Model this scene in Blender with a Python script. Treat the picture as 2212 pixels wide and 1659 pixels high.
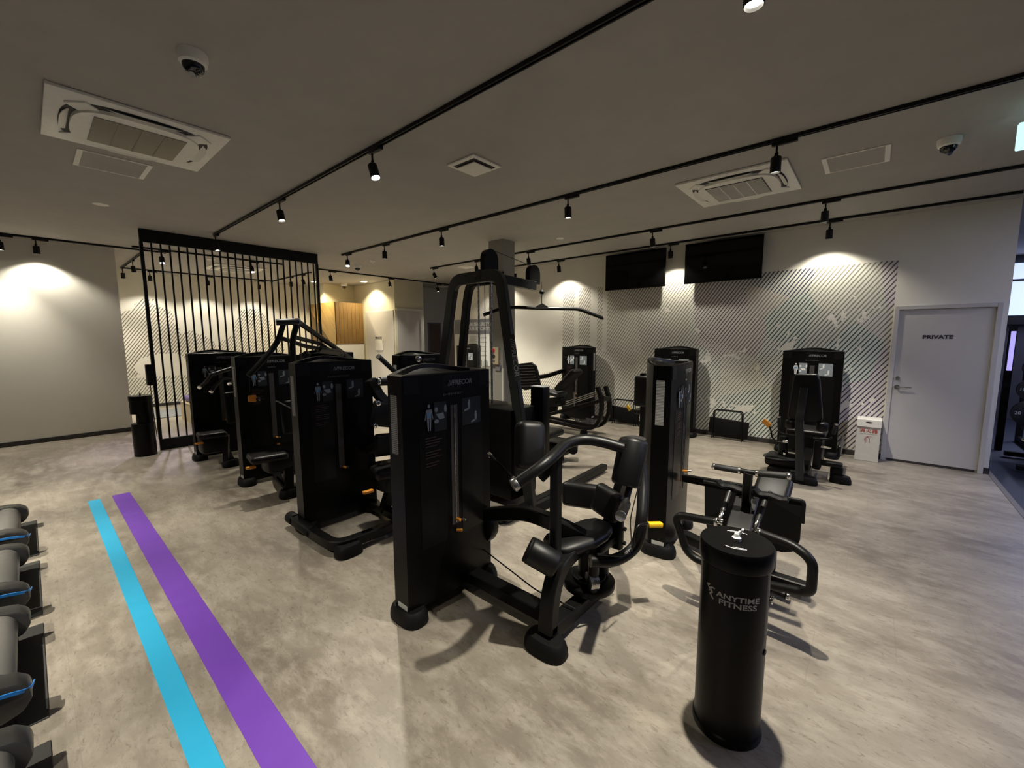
import bpy, bmesh, math, random
from mathutils import Vector, Matrix, Euler
random.seed(4)
# ------------------------------------------------------------------ scene, camera, world, exposure
for o in list(bpy.data.objects): bpy.data.objects.remove(o)
scn = bpy.context.scene
COL = scn.collection
FPX = 902.49; PITCH = .113151253; YAW = .712415511; ROLL = -.00339172
H = 1.65; CE = 3.165
FW = Vector((math.cos(PITCH)*math.cos(YAW), math.cos(PITCH)*math.sin(YAW), -math.sin(PITCH)))
_r = FW.cross(Vector((0,0,1))).normalized(); _u = _r.cross(FW)
RT = math.cos(ROLL)*_r + math.sin(ROLL)*_u; UP = -math.sin(ROLL)*_r + math.cos(ROLL)*_u
CAMP = Vector((0,0,H))
cam = bpy.data.cameras.new('camera'); camo = bpy.data.objects.new('camera', cam); COL.objects.link(camo)
cam.sensor_fit = 'HORIZONTAL'; cam.sensor_width = 36.0; cam.lens = FPX/2212*36.0
cam.clip_start = .05; cam.clip_end = 100
m = Matrix((RT, UP, -FW)).transposed().to_4x4(); m.translation = CAMP
camo.matrix_world = m
scn.camera = camo
w = bpy.data.worlds.new('world'); scn.world = w; w.use_nodes = True
w.node_tree.nodes['Background'].inputs[0].default_value = (.80, .84, 1.0, 1)
w.node_tree.nodes['Background'].inputs[1].default_value = .02
scn.view_settings.view_transform = 'Standard'
try: scn.view_settings.look = 'None'
except Exception: pass
scn.view_settings.gamma = 1.0
scn.view_settings.use_curve_mapping = False
scn.view_settings.exposure = 1.34
WARM = (1.0, .935, .80); COOL = (.62, .66, 1.0); LAV = (.86, .74, 1.0)
PW = 125.0          # watts of one track spotlight

def at(px, py, ax, val):
    """point of the room seen at photo pixel (px,py) on the plane  axis ax = val"""
    d = FW + (px-1106)/FPX*RT - (py-829.5)/FPX*UP
    t = (val-CAMP[ax])/d[ax]
    return CAMP + d*t
def atd(px, py, p):
    """point on the pixel ray at the same distance along the view as point p"""
    d = FW + (px-1106)/FPX*RT - (py-829.5)/FPX*UP
    return CAMP + d*((Vector(p)-CAMP).dot(FW))

# ------------------------------------------------------------------ materials
class NT:
    def __init__(s, nt): s.nt = nt
    def n(s, t, **k):
        nd = s.nt.nodes.new(t)
        for a, b in k.items(): setattr(nd, a, b)
        return nd
    def link(s, a, b): s.nt.links.new(a, b)
    def put(s, sock, v):
        if isinstance(v, (int, float)): sock.default_value = v
        elif isinstance(v, (tuple, list)): sock.default_value = (*v, 1) if len(v) == 3 and len(sock.default_value) == 4 else v
        else: s.link(v, sock)
    def m(s, op, a, b=0.0, c=0.0):
        nd = s.n('ShaderNodeMath', operation=op)
        s.put(nd.inputs[0], a); s.put(nd.inputs[1], b); s.put(nd.inputs[2], c)
        return nd.outputs[0]
    def mix(s, f, a, b):
        nd = s.n('ShaderNodeMix', data_type='RGBA')
        s.put(nd.inputs[0], f); s.put(nd.inputs[6], a); s.put(nd.inputs[7], b)
        return nd.outputs[2]
    def noise(s, vec, sc, det=3, rough=.5, dist=0.0):
        nd = s.n('ShaderNodeTexNoise'); s.link(vec, nd.inputs['Vector'])
        nd.inputs['Scale'].default_value = sc; nd.inputs['Detail'].default_value = det
        nd.inputs['Roughness'].default_value = rough; nd.inputs['Distortion'].default_value = dist
        return nd.outputs[0]
    def mapr(s, v, a, b, c=0.0, d=1.0):
        nd = s.n('ShaderNodeMapRange'); s.put(nd.inputs[0], v)
        for i, q in enumerate((a, b, c, d)): nd.inputs[i+1].default_value = q
        return nd.outputs[0]
    def scale(s, vec, sc, loc=(0,0,0), rot=(0,0,0)):
        nd = s.n('ShaderNodeMapping'); s.link(vec, nd.inputs[0])
        nd.inputs['Scale'].default_value = sc; nd.inputs['Location'].default_value = loc; nd.inputs['Rotation'].default_value = rot
        return nd.outputs[0]
MATS = {}
def base(name):
    mt = bpy.data.materials.new(name); mt.use_nodes = True
    nt = NT(mt.node_tree); bs = mt.node_tree.nodes['Principled BSDF']
    co = nt.n('ShaderNodeTexCoord').outputs['Object']
    MATS[name] = mt
    return mt, nt, bs, co
def simple(name, col, rough=.5, metal=0.0, spec=.5, var=.08, nsc=30, bump=0.0, coat=0.0):
    mt, nt, bs, co = base(name)
    nz = nt.noise(co, nsc, 3)
    a = tuple(min(1, c*(1-var)) for c in col); b = tuple(min(1, c*(1+var)) for c in col)
    nt.link(nt.mix(nz, a, b), bs.inputs['Base Color'])
    rv = .05 if sum(col) > .1 else .012
    nt.link(nt.mapr(nz, .3, .7, max(0, rough-rv), min(1, rough+rv)), bs.inputs['Roughness'])
    bs.inputs['Metallic'].default_value = metal
    bs.inputs['Specular IOR Level'].default_value = spec
    if coat: bs.inputs['Coat Weight'].default_value = coat
    if bump:
        bp = nt.n('ShaderNodeBump'); bp.inputs['Strength'].default_value = bump; bp.inputs['Distance'].default_value = .002
        nt.link(nt.noise(co, nsc*8, 2), bp.inputs['Height']); nt.link(bp.outputs[0], bs.inputs['Normal'])
    return mt
def emit(name, col, st):
    mt, nt, bs, co = base(name)
    bs.inputs['Base Color'].default_value = (*[c*.5 for c in col], 1)
    bs.inputs['Emission Color'].default_value = (*col, 1); bs.inputs['Emission Strength'].default_value = st
    return mt

simple('powder_black', (.0045,.0045,.0042), .40, spec=.24)
simple('shroud_black', (.0025,.0025,.0024), .34, spec=.16)
simple('panel_black', (.0045,.0045,.004), .30, spec=.22)
simple('window_grey', (.045,.042,.038), .4)
simple('frame_grey', (.018,.020,.020), .36, metal=.3, spec=.5)
simple('vinyl_black', (.004,.004,.004), .42, spec=.32, bump=.15, nsc=60)
simple('vinyl_grey', (.02,.021,.02), .42, spec=.5, bump=.15, nsc=60)
simple('foam_black', (.006,.006,.006), .62, bump=.3, nsc=80)
simple('rubber_black', (.0035,.0035,.0035), .6, spec=.2)
simple('chrome', (.78,.77,.74), .16, metal=1.0, var=.02)
simple('steel', (.45,.45,.44), .28, metal=1.0)
simple('cable_black', (.01,.01,.01), .45)
simple('yellow', (.85,.50,.015), .38, var=.04)
simple('orange', (.62,.24,.02), .4, var=.05)
simple('print_white', (.62,.63,.62), .5)
simple('print_grey', (.16,.17,.18), .5)
simple('print_body', (.20,.225,.25), .5)
simple('print_blue', (.10,.24,.42), .5)
simple('print_red', (.055,.026,.024), .55)
simple('placard_grey', (.022,.025,.028), .35, spec=.2)
simple('placard_light', (.20,.23,.25), .3)
simple('logo_silver', (.17,.17,.175), .4, metal=.2)
simple('sticker_white', (.42,.42,.40), .5)
simple('white_plastic', (.88,.86,.78), .42)
simple('white_paint', (.66,.64,.58), .5)
simple('cream_paint', (.75,.70,.52), .6)
simple('grille_tan', (.30,.27,.20), .6)
simple('slot_dark', (.035,.030,.028), .6)
simple('track_black', (.004,.004,.004), .45, spec=.3)
simple('door_white', (.56,.54,.51), .45, var=.03)
simple('screen_black', (.002,.002,.002), .08, spec=.22)
simple('glass_dark', (.01,.01,.012), .05, spec=.7)
simple('mat_grey', (.030,.030,.027), .7, bump=.2)
simple('tread_grey', (.06,.06,.056), .45)
simple('tread_hood', (.030,.030,.029), .35)
simple('tread_silver', (.13,.127,.118), .4)
simple('trim_blue', (.03,.22,.62), .3)
simple('tape_cyan', (.02,.33,.56), .45, var=.05, nsc=6)
simple('tape_purple', (.135,.045,.36), .45, var=.06, nsc=6)
simple('baseboard_dark', (.035,.030,.030), .5)
simple('strip_brown', (.12,.105,.09), .5)
simple('alarm_cream', (.58,.50,.34), .45)
simple('alarm_red', (.75,.015,.02), .25, coat=.5)
simple('red_print', (.42,.07,.05), .5)
simple('dark_print', (.03,.025,.03), .5)
simple('pillar_paint', (.30,.29,.26), .6)
simple('purple_cloth', (.12,.08,.24), .7)
simple('plate_black', (.012,.012,.015), .4)
simple('grey_header', (.20,.20,.22), .5)
simple('dark_wall', (.022,.022,.030), .7)
simple('paper_white', (.74,.74,.70), .55)
simple('poster_purple', (.20,.10,.42), .5)
simple('brown_door', (.16,.11,.08), .5)
simple('tan_board', (.50,.40,.30), .5)
emit('lens_glow', (1.0,.93,.76), 8)
emit('lens_flare', (1.0,.93,.80), 40)
emit('lens_lavender', (.86,.76,1.0), 30)
emit('exit_glow', (.10,.55,.40), 1.0)
emit('exit_white', (.50,.80,.80), .55)
emit('cool_panel', (.50,.60,1.0), .5)
emit('lilac_tube', (.45,.40,1.0), .4)

def ceiling_mat():
    mt, nt, bs, co = base('ceiling_paint')
    a = nt.noise(co, 3.0, 4, .6); b = nt.noise(co, 160, 2)
    c = nt.mix(nt.mapr(a, .3, .7), (.40,.384,.348), (.44,.422,.384))
    nt.link(c, bs.inputs['Base Color']); bs.inputs['Roughness'].default_value = .85
    bp = nt.n('ShaderNodeBump'); bp.inputs['Strength'].default_value = .25; bp.inputs['Distance'].default_value = .001
    nt.link(b, bp.inputs['Height']); nt.link(bp.outputs[0], bs.inputs['Normal'])
ceiling_mat()
def wall_paint(name, col):
    mt, nt, bs, co = base(name)
    a = nt.noise(co, 1.4, 4, .6); b = nt.noise(co, 120, 2)
    c = nt.mix(nt.mapr(a, .3, .7), tuple(q*.96 for q in col), tuple(min(1,q*1.03) for q in col))
    bs.inputs['Roughness'].default_value = .72
    bp = nt.n('ShaderNodeBump'); bp.inputs['Strength'].default_value = .2; bp.inputs['Distance'].default_value = .001
    nt.link(b, bp.inputs['Height']); nt.link(bp.outputs[0], bs.inputs['Normal'])
    return mt, nt, bs, co, c
WCOL = (.76,.735,.65)
mt, nt, bs, co, c = wall_paint('wall_paint', WCOL); nt.link(c, bs.inputs['Base Color'])
mt, nt, bs, co, c = wall_paint('wall_cream', (.74,.69,.50)); nt.link(c, bs.inputs['Base Color'])

def floor_mat():
    mt, nt, bs, co = base('floor_vinyl')
    v = nt.scale(co, (1.0, .45, 1.0))
    big = nt.noise(v, 1.6, 6, .62, .4); mid = nt.noise(v, 9.0, 6, .7, .3); fine = nt.noise(nt.scale(co, (1.0,.4,1.0)), 46, 5, .75, .6)
    grain = nt.noise(nt.scale(co, (1.0,.10,1.0)), 30, 4, .6)
    c = nt.mix(nt.mapr(big, .32, .68), (.140,.118,.093), (.315,.280,.228))
    c = nt.mix(nt.m('MULTIPLY', nt.mapr(mid, .44, .66), .5), c, (.42,.38,.315))
    c = nt.mix(nt.m('MULTIPLY', nt.mapr(grain, .50, .75), .35), c, (.20,.17,.135))
    c = nt.mix(nt.m('MULTIPLY', nt.mapr(fine, .55, .66), .6), c, (.13,.105,.08))
    sx = nt.n('ShaderNodeSeparateXYZ'); nt.link(co, sx.inputs[0])
    row = nt.m('FLOOR', nt.m('DIVIDE', sx.outputs[0], .457))
    fx = nt.m('ABSOLUTE', nt.m('SUBTRACT', nt.m('FRACT', nt.m('DIVIDE', sx.outputs[0], .457)), .5))
    fy = nt.m('ABSOLUTE', nt.m('SUBTRACT', nt.m('FRACT', nt.m('ADD', nt.m('DIVIDE', sx.outputs[1], .914), nt.m('MULTIPLY', row, .37))), .5))
    seam = nt.m('MAXIMUM', nt.m('GREATER_THAN', fx, .4975), nt.m('GREATER_THAN', fy, .4985))
    c = nt.mix(nt.m('MULTIPLY', seam, .28), c, (.13,.11,.09))
    nt.link(c, bs.inputs['Base Color'])
    nt.link(nt.mapr(mid, .3, .7, .34, .48), bs.inputs['Roughness'])
    bs.inputs['Specular IOR Level'].default_value = .42
    bp = nt.n('ShaderNodeBump'); bp.inputs['Strength'].default_value = .12; bp.inputs['Distance'].default_value = .002
    nt.link(fine, bp.inputs['Height']); nt.link(bp.outputs[0], bs.inputs['Normal'])
floor_mat()
def carpet_mat():
    mt, nt, bs, co = base('rubber_floor_blue')
    a = nt.noise(co, 120, 3, .7)
    nt.link(nt.mix(nt.mapr(a, .45, .65), (.004,.006,.014), (.012,.017,.034)), bs.inputs['Base Color'])
    bs.inputs['Roughness'].default_value = .6
carpet_mat()
def wood_mat(name, rotx, a=(.36,.235,.075), b=(.20,.115,.03)):
    mt, nt, bs, co = base(name)
    v = nt.scale(co, (1,1,1), rot=(rotx, 0, 0))
    g = nt.noise(nt.scale(v, (9, 9, .8)), 2.4, 5, .6, .3)
    nt.link(nt.mix(nt.mapr(g, .3, .7), b, a), bs.inputs['Base Color'])
    bs.inputs['Roughness'].default_value = .45
wood_mat('oak_plank', 0)
wood_mat('oak_plank_light', .8, (.50,.34,.12), (.33,.20,.06))
wood_mat('oak_dark', 0, (.22,.13,.035), (.14,.075,.018))
wood_mat('crate_wood', 0, (.55,.45,.28), (.42,.32,.18))

def stripe_art(name, which):
    """printed wall graphic: slanted pinstripes broken up by patches; flat print in the wall's paint"""
    mt, nt, bs, co, wallc = wall_paint(name, WCOL)
    sx = nt.n('ShaderNodeSeparateXYZ'); nt.link(co, sx.inputs[0])
    X, Y, Z = sx.outputs
    A = Y if which == 'right' else nt.m('MULTIPLY', X, -1.0)      # horizontal coordinate growing to the left
    th = math.radians(55)
    pitch = .0445 if which == 'right' else .050
    q = nt.m('ADD', nt.m('MULTIPLY', A, math.sin(th)), nt.m('MULTIPLY', Z, math.cos(th)))
    fr = nt.m('FRACT', nt.m('DIVIDE', q, pitch))
    tri = nt.m('ABSOLUTE', nt.m('SUBTRACT', fr, .5))
    n1 = nt.noise(co, 1.5, 2, .5); n2 = nt.noise(co, 2.6, 4, .65, .6); n3 = nt.noise(co, 14, 3, .6)
    vo = nt.n('ShaderNodeTexVoronoi'); nt.link(nt.scale(co, (1, 1, .8)), vo.inputs['Vector']); vo.inputs['Scale'].default_value = 1.7
    sc = nt.n('ShaderNodeSeparateColor'); nt.link(vo.outputs['Color'], sc.inputs[0])
    c1, c2, c3 = sc.outputs
    width = nt.mapr(c1, 0, 1, .14, .21)
    line = nt.mapr(nt.m('SUBTRACT', width, tri), -.02, .03)
    if which == 'right':
        dark = nt.mapr(Y, 3.9, 1.2)                                   # strong colours towards the door
        colr = nt.n('ShaderNodeValToRGB'); cr = colr.color_ramp; cr.interpolation = 'CONSTANT'
        cr.elements[0].position = 0; cr.elements[0].color = (.045,.085,.095,1)
        for p, k in ((.28,(.06,.038,.085)), (.5,(.05,.095,.09)), (.68,(.22,.18,.12)), (.82,(.048,.042,.075))):
            e = cr.elements.new(p); e.color = (*k, 1)
        cr.elements[-1].color = (.048,.042,.075,1)
        nt.link(c2, colr.inputs[0])
        lc = nt.mix(nt.m('MULTIPLY', dark, nt.mapr(c3, .1, .45)), (.24,.215,.165), colr.outputs[0])
        tint = nt.mix(nt.m('MULTIPLY', dark, .30), wallc, nt.mix(nt.m('GREATER_THAN', c2, .5), (.50,.44,.50), (.50,.60,.55)))
        box = nt.m('MULTIPLY', nt.m('LESS_THAN', Z, 2.60), nt.m('MULTIPLY', nt.m('GREATER_THAN', Y, -.16), nt.m('LESS_THAN', Y, 4.95)))
        # plain vertical bands on the left part, plain patches elsewhere
        b1 = nt.m('LESS_THAN', nt.m('ABSOLUTE', nt.m('SUBTRACT', Y, 4.62)), .055)
        b2 = nt.m('LESS_THAN', nt.m('ABSOLUTE', nt.m('SUBTRACT', Y, 4.22)), .075)
        b3 = nt.m('LESS_THAN', nt.m('ABSOLUTE', nt.m('SUBTRACT', Y, 3.98)), .05)
        bands = nt.m('MULTIPLY', nt.m('ADD', b1, nt.m('ADD', b2, b3)), nt.m('GREATER_THAN', Z, 1.35))
        hole = nt.m('MULTIPLY', nt.m('GREATER_THAN', n2, .615), nt.mapr(Y, 3.6, 3.0))
        hole = nt.m('MULTIPLY', hole, nt.m('LESS_THAN', Z, 2.35))
        low = nt.m('MULTIPLY', nt.m('LESS_THAN', Z, nt.m('ADD', .55, nt.m('MULTIPLY', nt.m('SUBTRACT', 6.8, Y), .22))), nt.m('MULTIPLY', nt.m('GREATER_THAN', Y, 4.9), nt.m('LESS_THAN', Y, 6.9)))
        keep = nt.m('MAXIMUM', nt.m('MULTIPLY', box, nt.m('SUBTRACT', 1.0, nt.m('MINIMUM', nt.m('ADD', bands, hole), 1.0))), low)
        tintmask = nt.m('MULTIPLY', box, nt.m('SUBTRACT', 1.0, nt.m('MINIMUM', hole, 1.0)))
        basec = nt.mix(tintmask, wallc, tint)
        nt.link(nt.mix(nt.m('MULTIPLY', line, keep), basec, lc), bs.inputs['Base Color'])
    else:
        lc = nt.mix(c2, (.21,.185,.135), (.10,.085,.07))
        def blob(cx, cz, rx, rz):
            dx = nt.m('DIVIDE', nt.m('SUBTRACT', X, cx), rx); dz = nt.m('DIVIDE', nt.m('SUBTRACT', Z, cz), rz)
            d = nt.m('ADD', nt.m('MULTIPLY', dx, dx), nt.m('MULTIPLY', dz, dz))
            return nt.m('LESS_THAN', nt.m('ADD', d, nt.m('MULTIPLY', nt.m('SUBTRACT', n2, .5), 1.6)), 1.0)
        k = nt.m('MAXIMUM', blob(1.95, 1.75, .55, .75), nt.m('MAXIMUM', blob(1.45, 1.3, .55, .55), blob(2.75, 1.3, .5, .5)))
        k = nt.m('MAXIMUM', k, nt.m('MAXIMUM', blob(4.15, 1.9, .45, .55), blob(4.1, 1.35, .8, .45)))
        hole = blob(2.15, .95, .50, .33)
        k = nt.m('MULTIPLY', k, nt.m('SUBTRACT', 1.0, hole))
        low = nt.m('MULTIPLY', nt.m('LESS_THAN', Z, .72), nt.m('LESS_THAN', X, 3.4))
        lc = nt.mix(low, lc, (.16,.19,.16))
        k = nt.m('MAXIMUM', k, low)
        nt.link(nt.mix(nt.m('MULTIPLY', line, k), wallc, lc), bs.inputs['Base Color'])
stripe_art('wall_art_right', 'right')
stripe_art('wall_art_back', 'back')
def slat_lines(name, a, b, ax, pitch, wd=.35):
    mt, nt, bs, co = base(name)
    sx = nt.n('ShaderNodeSeparateXYZ'); nt.link(co, sx.inputs[0])
    f = nt.m('FRACT', nt.m('DIVIDE', sx.outputs[ax], pitch))
    nt.link(nt.mix(nt.m('LESS_THAN', f, wd), a, b), bs.inputs['Base Color']); bs.inputs['Roughness'].default_value = .5
slat_lines('label_lines', (.50,.50,.48), (.19,.19,.19), 2, .011, .55)

# ------------------------------------------------------------------ mesh helpers
def nb(): return bmesh.new()
def V(*a): return Vector(a)
def basis(z, up=None):
    z = Vector(z).normalized()
    up = Vector(up) if up is not None else (Vector((0,0,1)) if abs(z.z) < .95 else Vector((1,0,0)))
    x = up.cross(z)
    if x.length < 1e-6: x = Vector((1,0,0)).cross(z)
    x.normalize(); y = z.cross(x)
    return x, y, z
def frame(loc, x, z):
    """matrix: local x along x, local z towards z (orthogonalised)"""
    x = Vector(x).normalized(); z = Vector(z); z = (z - x*z.dot(x)).normalized(); y = z.cross(x)
    mm = Matrix((x, y, z)).transposed().to_4x4(); mm.translation = Vector(loc); return mm
def rbox(bm, size, mat, bev=0.0, seg=2):
    r = bmesh.ops.create_cube(bm, size=1.0, matrix=mat @ Matrix.Diagonal((*size, 1)))
    if bev > 0:
        es = list({e for v in r['verts'] for e in v.link_edges})
        bmesh.ops.bevel(bm, geom=es, offset=min(bev, min(size)*.49), segments=seg, affect='EDGES', profile=.5, clamp_overlap=True)
def abox(bm, p0, p1, bev=0.0, seg=1):
    p0 = Vector(p0); p1 = Vector(p1)
    rbox(bm, tuple(abs(p1[i]-p0[i]) for i in range(3)), Matrix.Translation((p0+p1)/2), bev, seg)
def fil(pts, r=.05, n=5):
    pts = [Vector(p) for p in pts]
    if len(pts) < 3: return pts
    out = [pts[0]]
    for i in range(1, len(pts)-1):
        p, a, b = pts[i], pts[i-1], pts[i+1]
        da = (a-p); db = (b-p); rr = min(r, da.length*.48, db.length*.48)
        A = p+da.normalized()*rr; B = p+db.normalized()*rr
        for k in range(n+1):
            t = k/n; out.append(A*(1-t)**2 + p*2*t*(1-t) + B*t*t)
    out.append(pts[-1]); return out
def sweep(bm, pts, prof, up=None, cap=True):
    pts = [Vector(p) for p in pts]; n = len(pts)
    t0 = (pts[1]-pts[0]).normalized(); x, y, _ = basis(t0, up)
    rings = []; prev = t0
    for i, p in enumerate(pts):
        if i == 0: t = t0
        elif i == n-1: t = (pts[-1]-pts[-2]).normalized()
        else: t = ((pts[i+1]-p).normalized() + (p-pts[i-1]).normalized()).normalized()
        ax = prev.cross(t)
        if ax.length > 1e-7:
            R = Matrix.Rotation(prev.angle(t), 3, ax.normalized()); x = R @ x; y = R @ y
        prev = t
        rings.append([bm.verts.new(p + x*a + y*b) for a, b in prof])
    k = len(prof)
    for i in range(n-1):
        for j in range(k):
            bm.faces.new((rings[i][j], rings[i][(j+1) % k], rings[i+1][(j+1) % k], rings[i+1][j]))
    if cap:
        bm.faces.new(list(reversed(rings[0]))); bm.faces.new(rings[-1])
def circ(r, n=14): return [(r*math.cos(2*math.pi*i/n), r*math.sin(2*math.pi*i/n)) for i in range(n)]
def rect(a, b, c=.006):
    a /= 2; b /= 2
    return [(-a+c,-b),(a-c,-b),(a,-b+c),(a,b-c),(a-c,b),(-a+c,b),(-a,b-c),(-a,-b+c)]
def tube(bm, pts, r, fr=.06, n=14): sweep(bm, fil(pts, fr), circ(r, n))
def beam(bm, pts, a, b, fr=.08, up=None): sweep(bm, fil(pts, fr), rect(a, b), up)
def cyl(bm, p0, p1, r, n=24, bev=0.0, r1=None):
    p0 = Vector(p0); p1 = Vector(p1); d = (p1-p0); L = d.length; x, y, z = basis(d)
    r1 = r if r1 is None else r1
    if bev > 0: st = [(0, r-bev), (bev*.3, r-bev*.3), (bev, r), (L-bev, r1), (L-bev*.3, r1-bev*.3), (L, r1-bev)]
    else: st = [(0, r), (L, r1)]
    rings = [[bm.verts.new(p0+z*h+(x*math.cos(2*math.pi*i/n)+y*math.sin(2*math.pi*i/n))*q) for i in range(n)] for h, q in st]
    for a, b in zip(rings, rings[1:]):
        for j in range(n): bm.faces.new((a[j], a[(j+1) % n], b[(j+1) % n], b[j]))
    bm.faces.new(list(reversed(rings[0]))); bm.faces.new(rings[-1])
def lathe(bm, prof, mat=Matrix.Identity(4), n=28):
    rings = []
    for r, z in prof:
        if r < 1e-5: rings.append([bm.verts.new(mat @ V(0,0,z))])
        else: rings.append([bm.verts.new(mat @ V(r*math.cos(2*math.pi*i/n), r*math.sin(2*math.pi*i/n), z)) for i in range(n)])
    for a, b in zip(rings, rings[1:]):
        for j in range(n):
            if len(a) == 1 and len(b) == 1: continue
            if len(a) == 1: bm.faces.new((a[0], b[j], b[(j+1) % n]))
            elif len(b) == 1: bm.faces.new((a[j], a[(j+1) % n], b[0]))
            else: bm.faces.new((a[j], a[(j+1) % n], b[(j+1) % n], b[j]))
def prism(bm, poly, mat, d):
    """polygon in local xy, extruded from z=0 to z=d"""
    a = [bm.verts.new(mat @ V(x, y, 0)) for x, y in poly]; b = [bm.verts.new(mat @ V(x, y, d)) for x, y in poly]
    k = len(poly)
    bm.faces.new(list(reversed(a))); bm.faces.new(b)
    for j in range(k): bm.faces.new((a[j], a[(j+1) % k], b[(j+1) % k], b[j]))
def ell(cx, cy, rx, ry, n=14): return [(cx+rx*math.cos(2*math.pi*i/n), cy+ry*math.sin(2*math.pi*i/n)) for i in range(n)]
def root_of(o):
    while o.parent: o = o.parent
    return o
def obj(name, bm, mat, parent=None, smooth=35, kind=None):
    """link a bmesh given in room coordinates as one mesh object, kept relative to its thing's base"""
    if parent is not None: bmesh.ops.translate(bm, verts=bm.verts, vec=-root_of(parent).location)
    bmesh.ops.recalc_face_normals(bm, faces=bm.faces)
    me = bpy.data.meshes.new(name); bm.to_mesh(me); bm.free()
    for q in (mat if isinstance(mat, (list, tuple)) else [mat]): me.materials.append(MATS[q])
    if smooth:
        me.polygons.foreach_set('use_smooth', [True]*len(me.polygons)); me.set_sharp_from_angle(angle=math.radians(smooth))
    o = bpy.data.objects.new(name, me); COL.objects.link(o)
    if parent is not None: o.parent = parent
    if kind: o['kind'] = kind
    return o
def thing(name, label, cat, loc, group=None):
    o = bpy.data.objects.new(name, None); COL.objects.link(o); o.empty_display_size = .1
    o.location = Vector(loc); o['label'] = label; o['category'] = cat
    if group: o['group'] = group
    return o
def tag(o, label, cat, group=None):
    o['label'] = label; o['category'] = cat
    if group: o['group'] = group
    return o
def struct(name, bm, mat, smooth=0): return obj(name, bm, mat, None, smooth, 'structure')
def paint(bm, n0, idx):
    bm.faces.ensure_lookup_table()
    for i in range(n0, len(bm.faces)): bm.faces[i].material_index = idx
TXT = {}
def text(name, s, size, T, mat, parent, ext=.0008, shear=0.0, offset=0.0, align='CENTER', space=1.0, sx=1.0):
    key = (s, size, ext, shear, offset, align, space, mat)
    if key not in TXT:
        cu = bpy.data.curves.new('t', 'FONT'); cu.body = s; cu.size = size; cu.extrude = ext; cu.shear = shear
        cu.offset = offset; cu.align_x = align; cu.align_y = 'CENTER'; cu.space_character = space; cu.resolution_u = 3
        to = bpy.data.objects.new('t', cu); COL.objects.link(to)
        bpy.context.view_layer.update()
        me = bpy.data.meshes.new_from_object(to.evaluated_get(bpy.context.evaluated_depsgraph_get()))
        bpy.data.objects.remove(to); me.materials.clear(); me.materials.append(MATS[mat]); TXT[key] = me
    o = bpy.data.objects.new(name, TXT[key]); COL.objects.link(o)
    o.parent = parent
    off = root_of(parent).location if parent else Vector()
    o.matrix_local = Matrix.Translation(-off) @ T @ Matrix.Diagonal((sx, 1, 1, 1))
    return o

# ------------------------------------------------------------------ the room
XW = 7.36; YEND = -1.135
b = nb(); abox(b, (-5, YEND, -.1), (16, 18, 0)); struct('floor', b, 'floor_vinyl')
b = nb(); abox(b, (-5, -8, -.1), (16, YEND-.045, -.004)); struct('floor_zone', b, 'rubber_floor_blue')
b = nb(); abox(b, (-5, YEND-.045, -.1), (16, YEND, .004)); struct('trim_1', b, 'strip_brown')
b = nb(); abox(b, (-5, -8, CE), (16, 18, CE+.2)); struct('ceiling', b, 'ceiling_paint')
b = nb(); abox(b, (XW, YEND, 0), (XW+.12, 8.35, CE)); struct('wall_right', b, 'wall_art_right')
b = nb(); abox(b, (-5, 9.9, 0), (1.12, 13.1, CE)); struct('wall_left', b, 'wall_paint')
b = nb(); abox(b, (1.12, 13.0, 0), (9, 13.3, CE)); struct('wall_back', b, 'wall_art_back')
b = nb(); abox(b, (-5.2, -8, 0), (-5, 9.9, CE)); struct('wall_side', b, 'wall_paint')
b = nb(); abox(b, (-5, -8.2, 0), (16, -8, CE)); struct('wall_front', b, 'wall_paint')
b = nb(); abox(b, (16, -8, 0), (16.2, 18, CE)); struct('wall_far', b, 'wall_paint')
# staff rooms and reception block at the back
b = nb()
abox(b, (6.55, 9.8, 0), (7.5, 12.98, CE))
struct('wall_office', b, 'wall_cream')
b = nb(); abox(b, (5.66, 11.92, 2.625), (6.549, 12.98, CE)); struct('wall_reception', b, 'wall_cream')
b = nb(); abox(b, (7.5, 10.62, 0), (15.9, 12.9, CE)); struct('wall_corridor', b, 'wall_paint')
def bb(name, p0, p1): b = nb(); abox(b, p0, p1, .004); struct(name, b, 'baseboard_dark')
bb('baseboard_left', (-4.9, 9.888, 0), (1.13, 9.9, .075))
bb('baseboard_back', (1.14, 12.985, 0), (6.5, 13.0, .075))
bb('baseboard_right', (XW-.012, -.17, 0), (XW, 8.35, .075))
bb('baseboard_end', (XW-.012, YEND-.01, 0), (XW, -1.07, .075))

# door in the right wall
b = nb(); y0, y1 = -1.045, -.215
abox(b, (XW-.012, y0, .03), (XW-.001, y1, 1.97), .002)
d = obj('door_1', b, 'door_white', None, 0, 'structure')
b = nb()
for p0, p1 in (((XW-.035, y1, 0), (XW-.001, y1+.045, 2.02)), ((XW-.035, y0-.045, 0), (XW-.001, y0, 2.02)), ((XW-.035, y0, 1.972), (XW-.001, y1, 2.02))):
    abox(b, p0, p1, .003)
obj('door_frame', b, 'door_white', d)
b = nb()
cyl(b, (XW-.012, -.262, .985), (XW-.022, -.262, .985), .026); tube(b, [(XW-.02, -.262, .985), (XW-.06, -.262, .985), (XW-.06, -.40, .985)], .009, .02, 10)
obj('door_handle', b, 'steel', d)
b = nb(); cyl(b, (XW-.012, -.262, 1.10), (XW-.03, -.262, 1.10), .022); cyl(b, (XW-.03, -.262, 1.10), (XW-.045, -.262, 1.10), .012)
obj('lock_cylinder', b, 'steel', d)
b = nb(); abox(b, (XW-.012, y0+.02, .002), (XW-.002, y1-.02, .03)); obj('door_gap', b, 'slot_dark', d)
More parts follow.
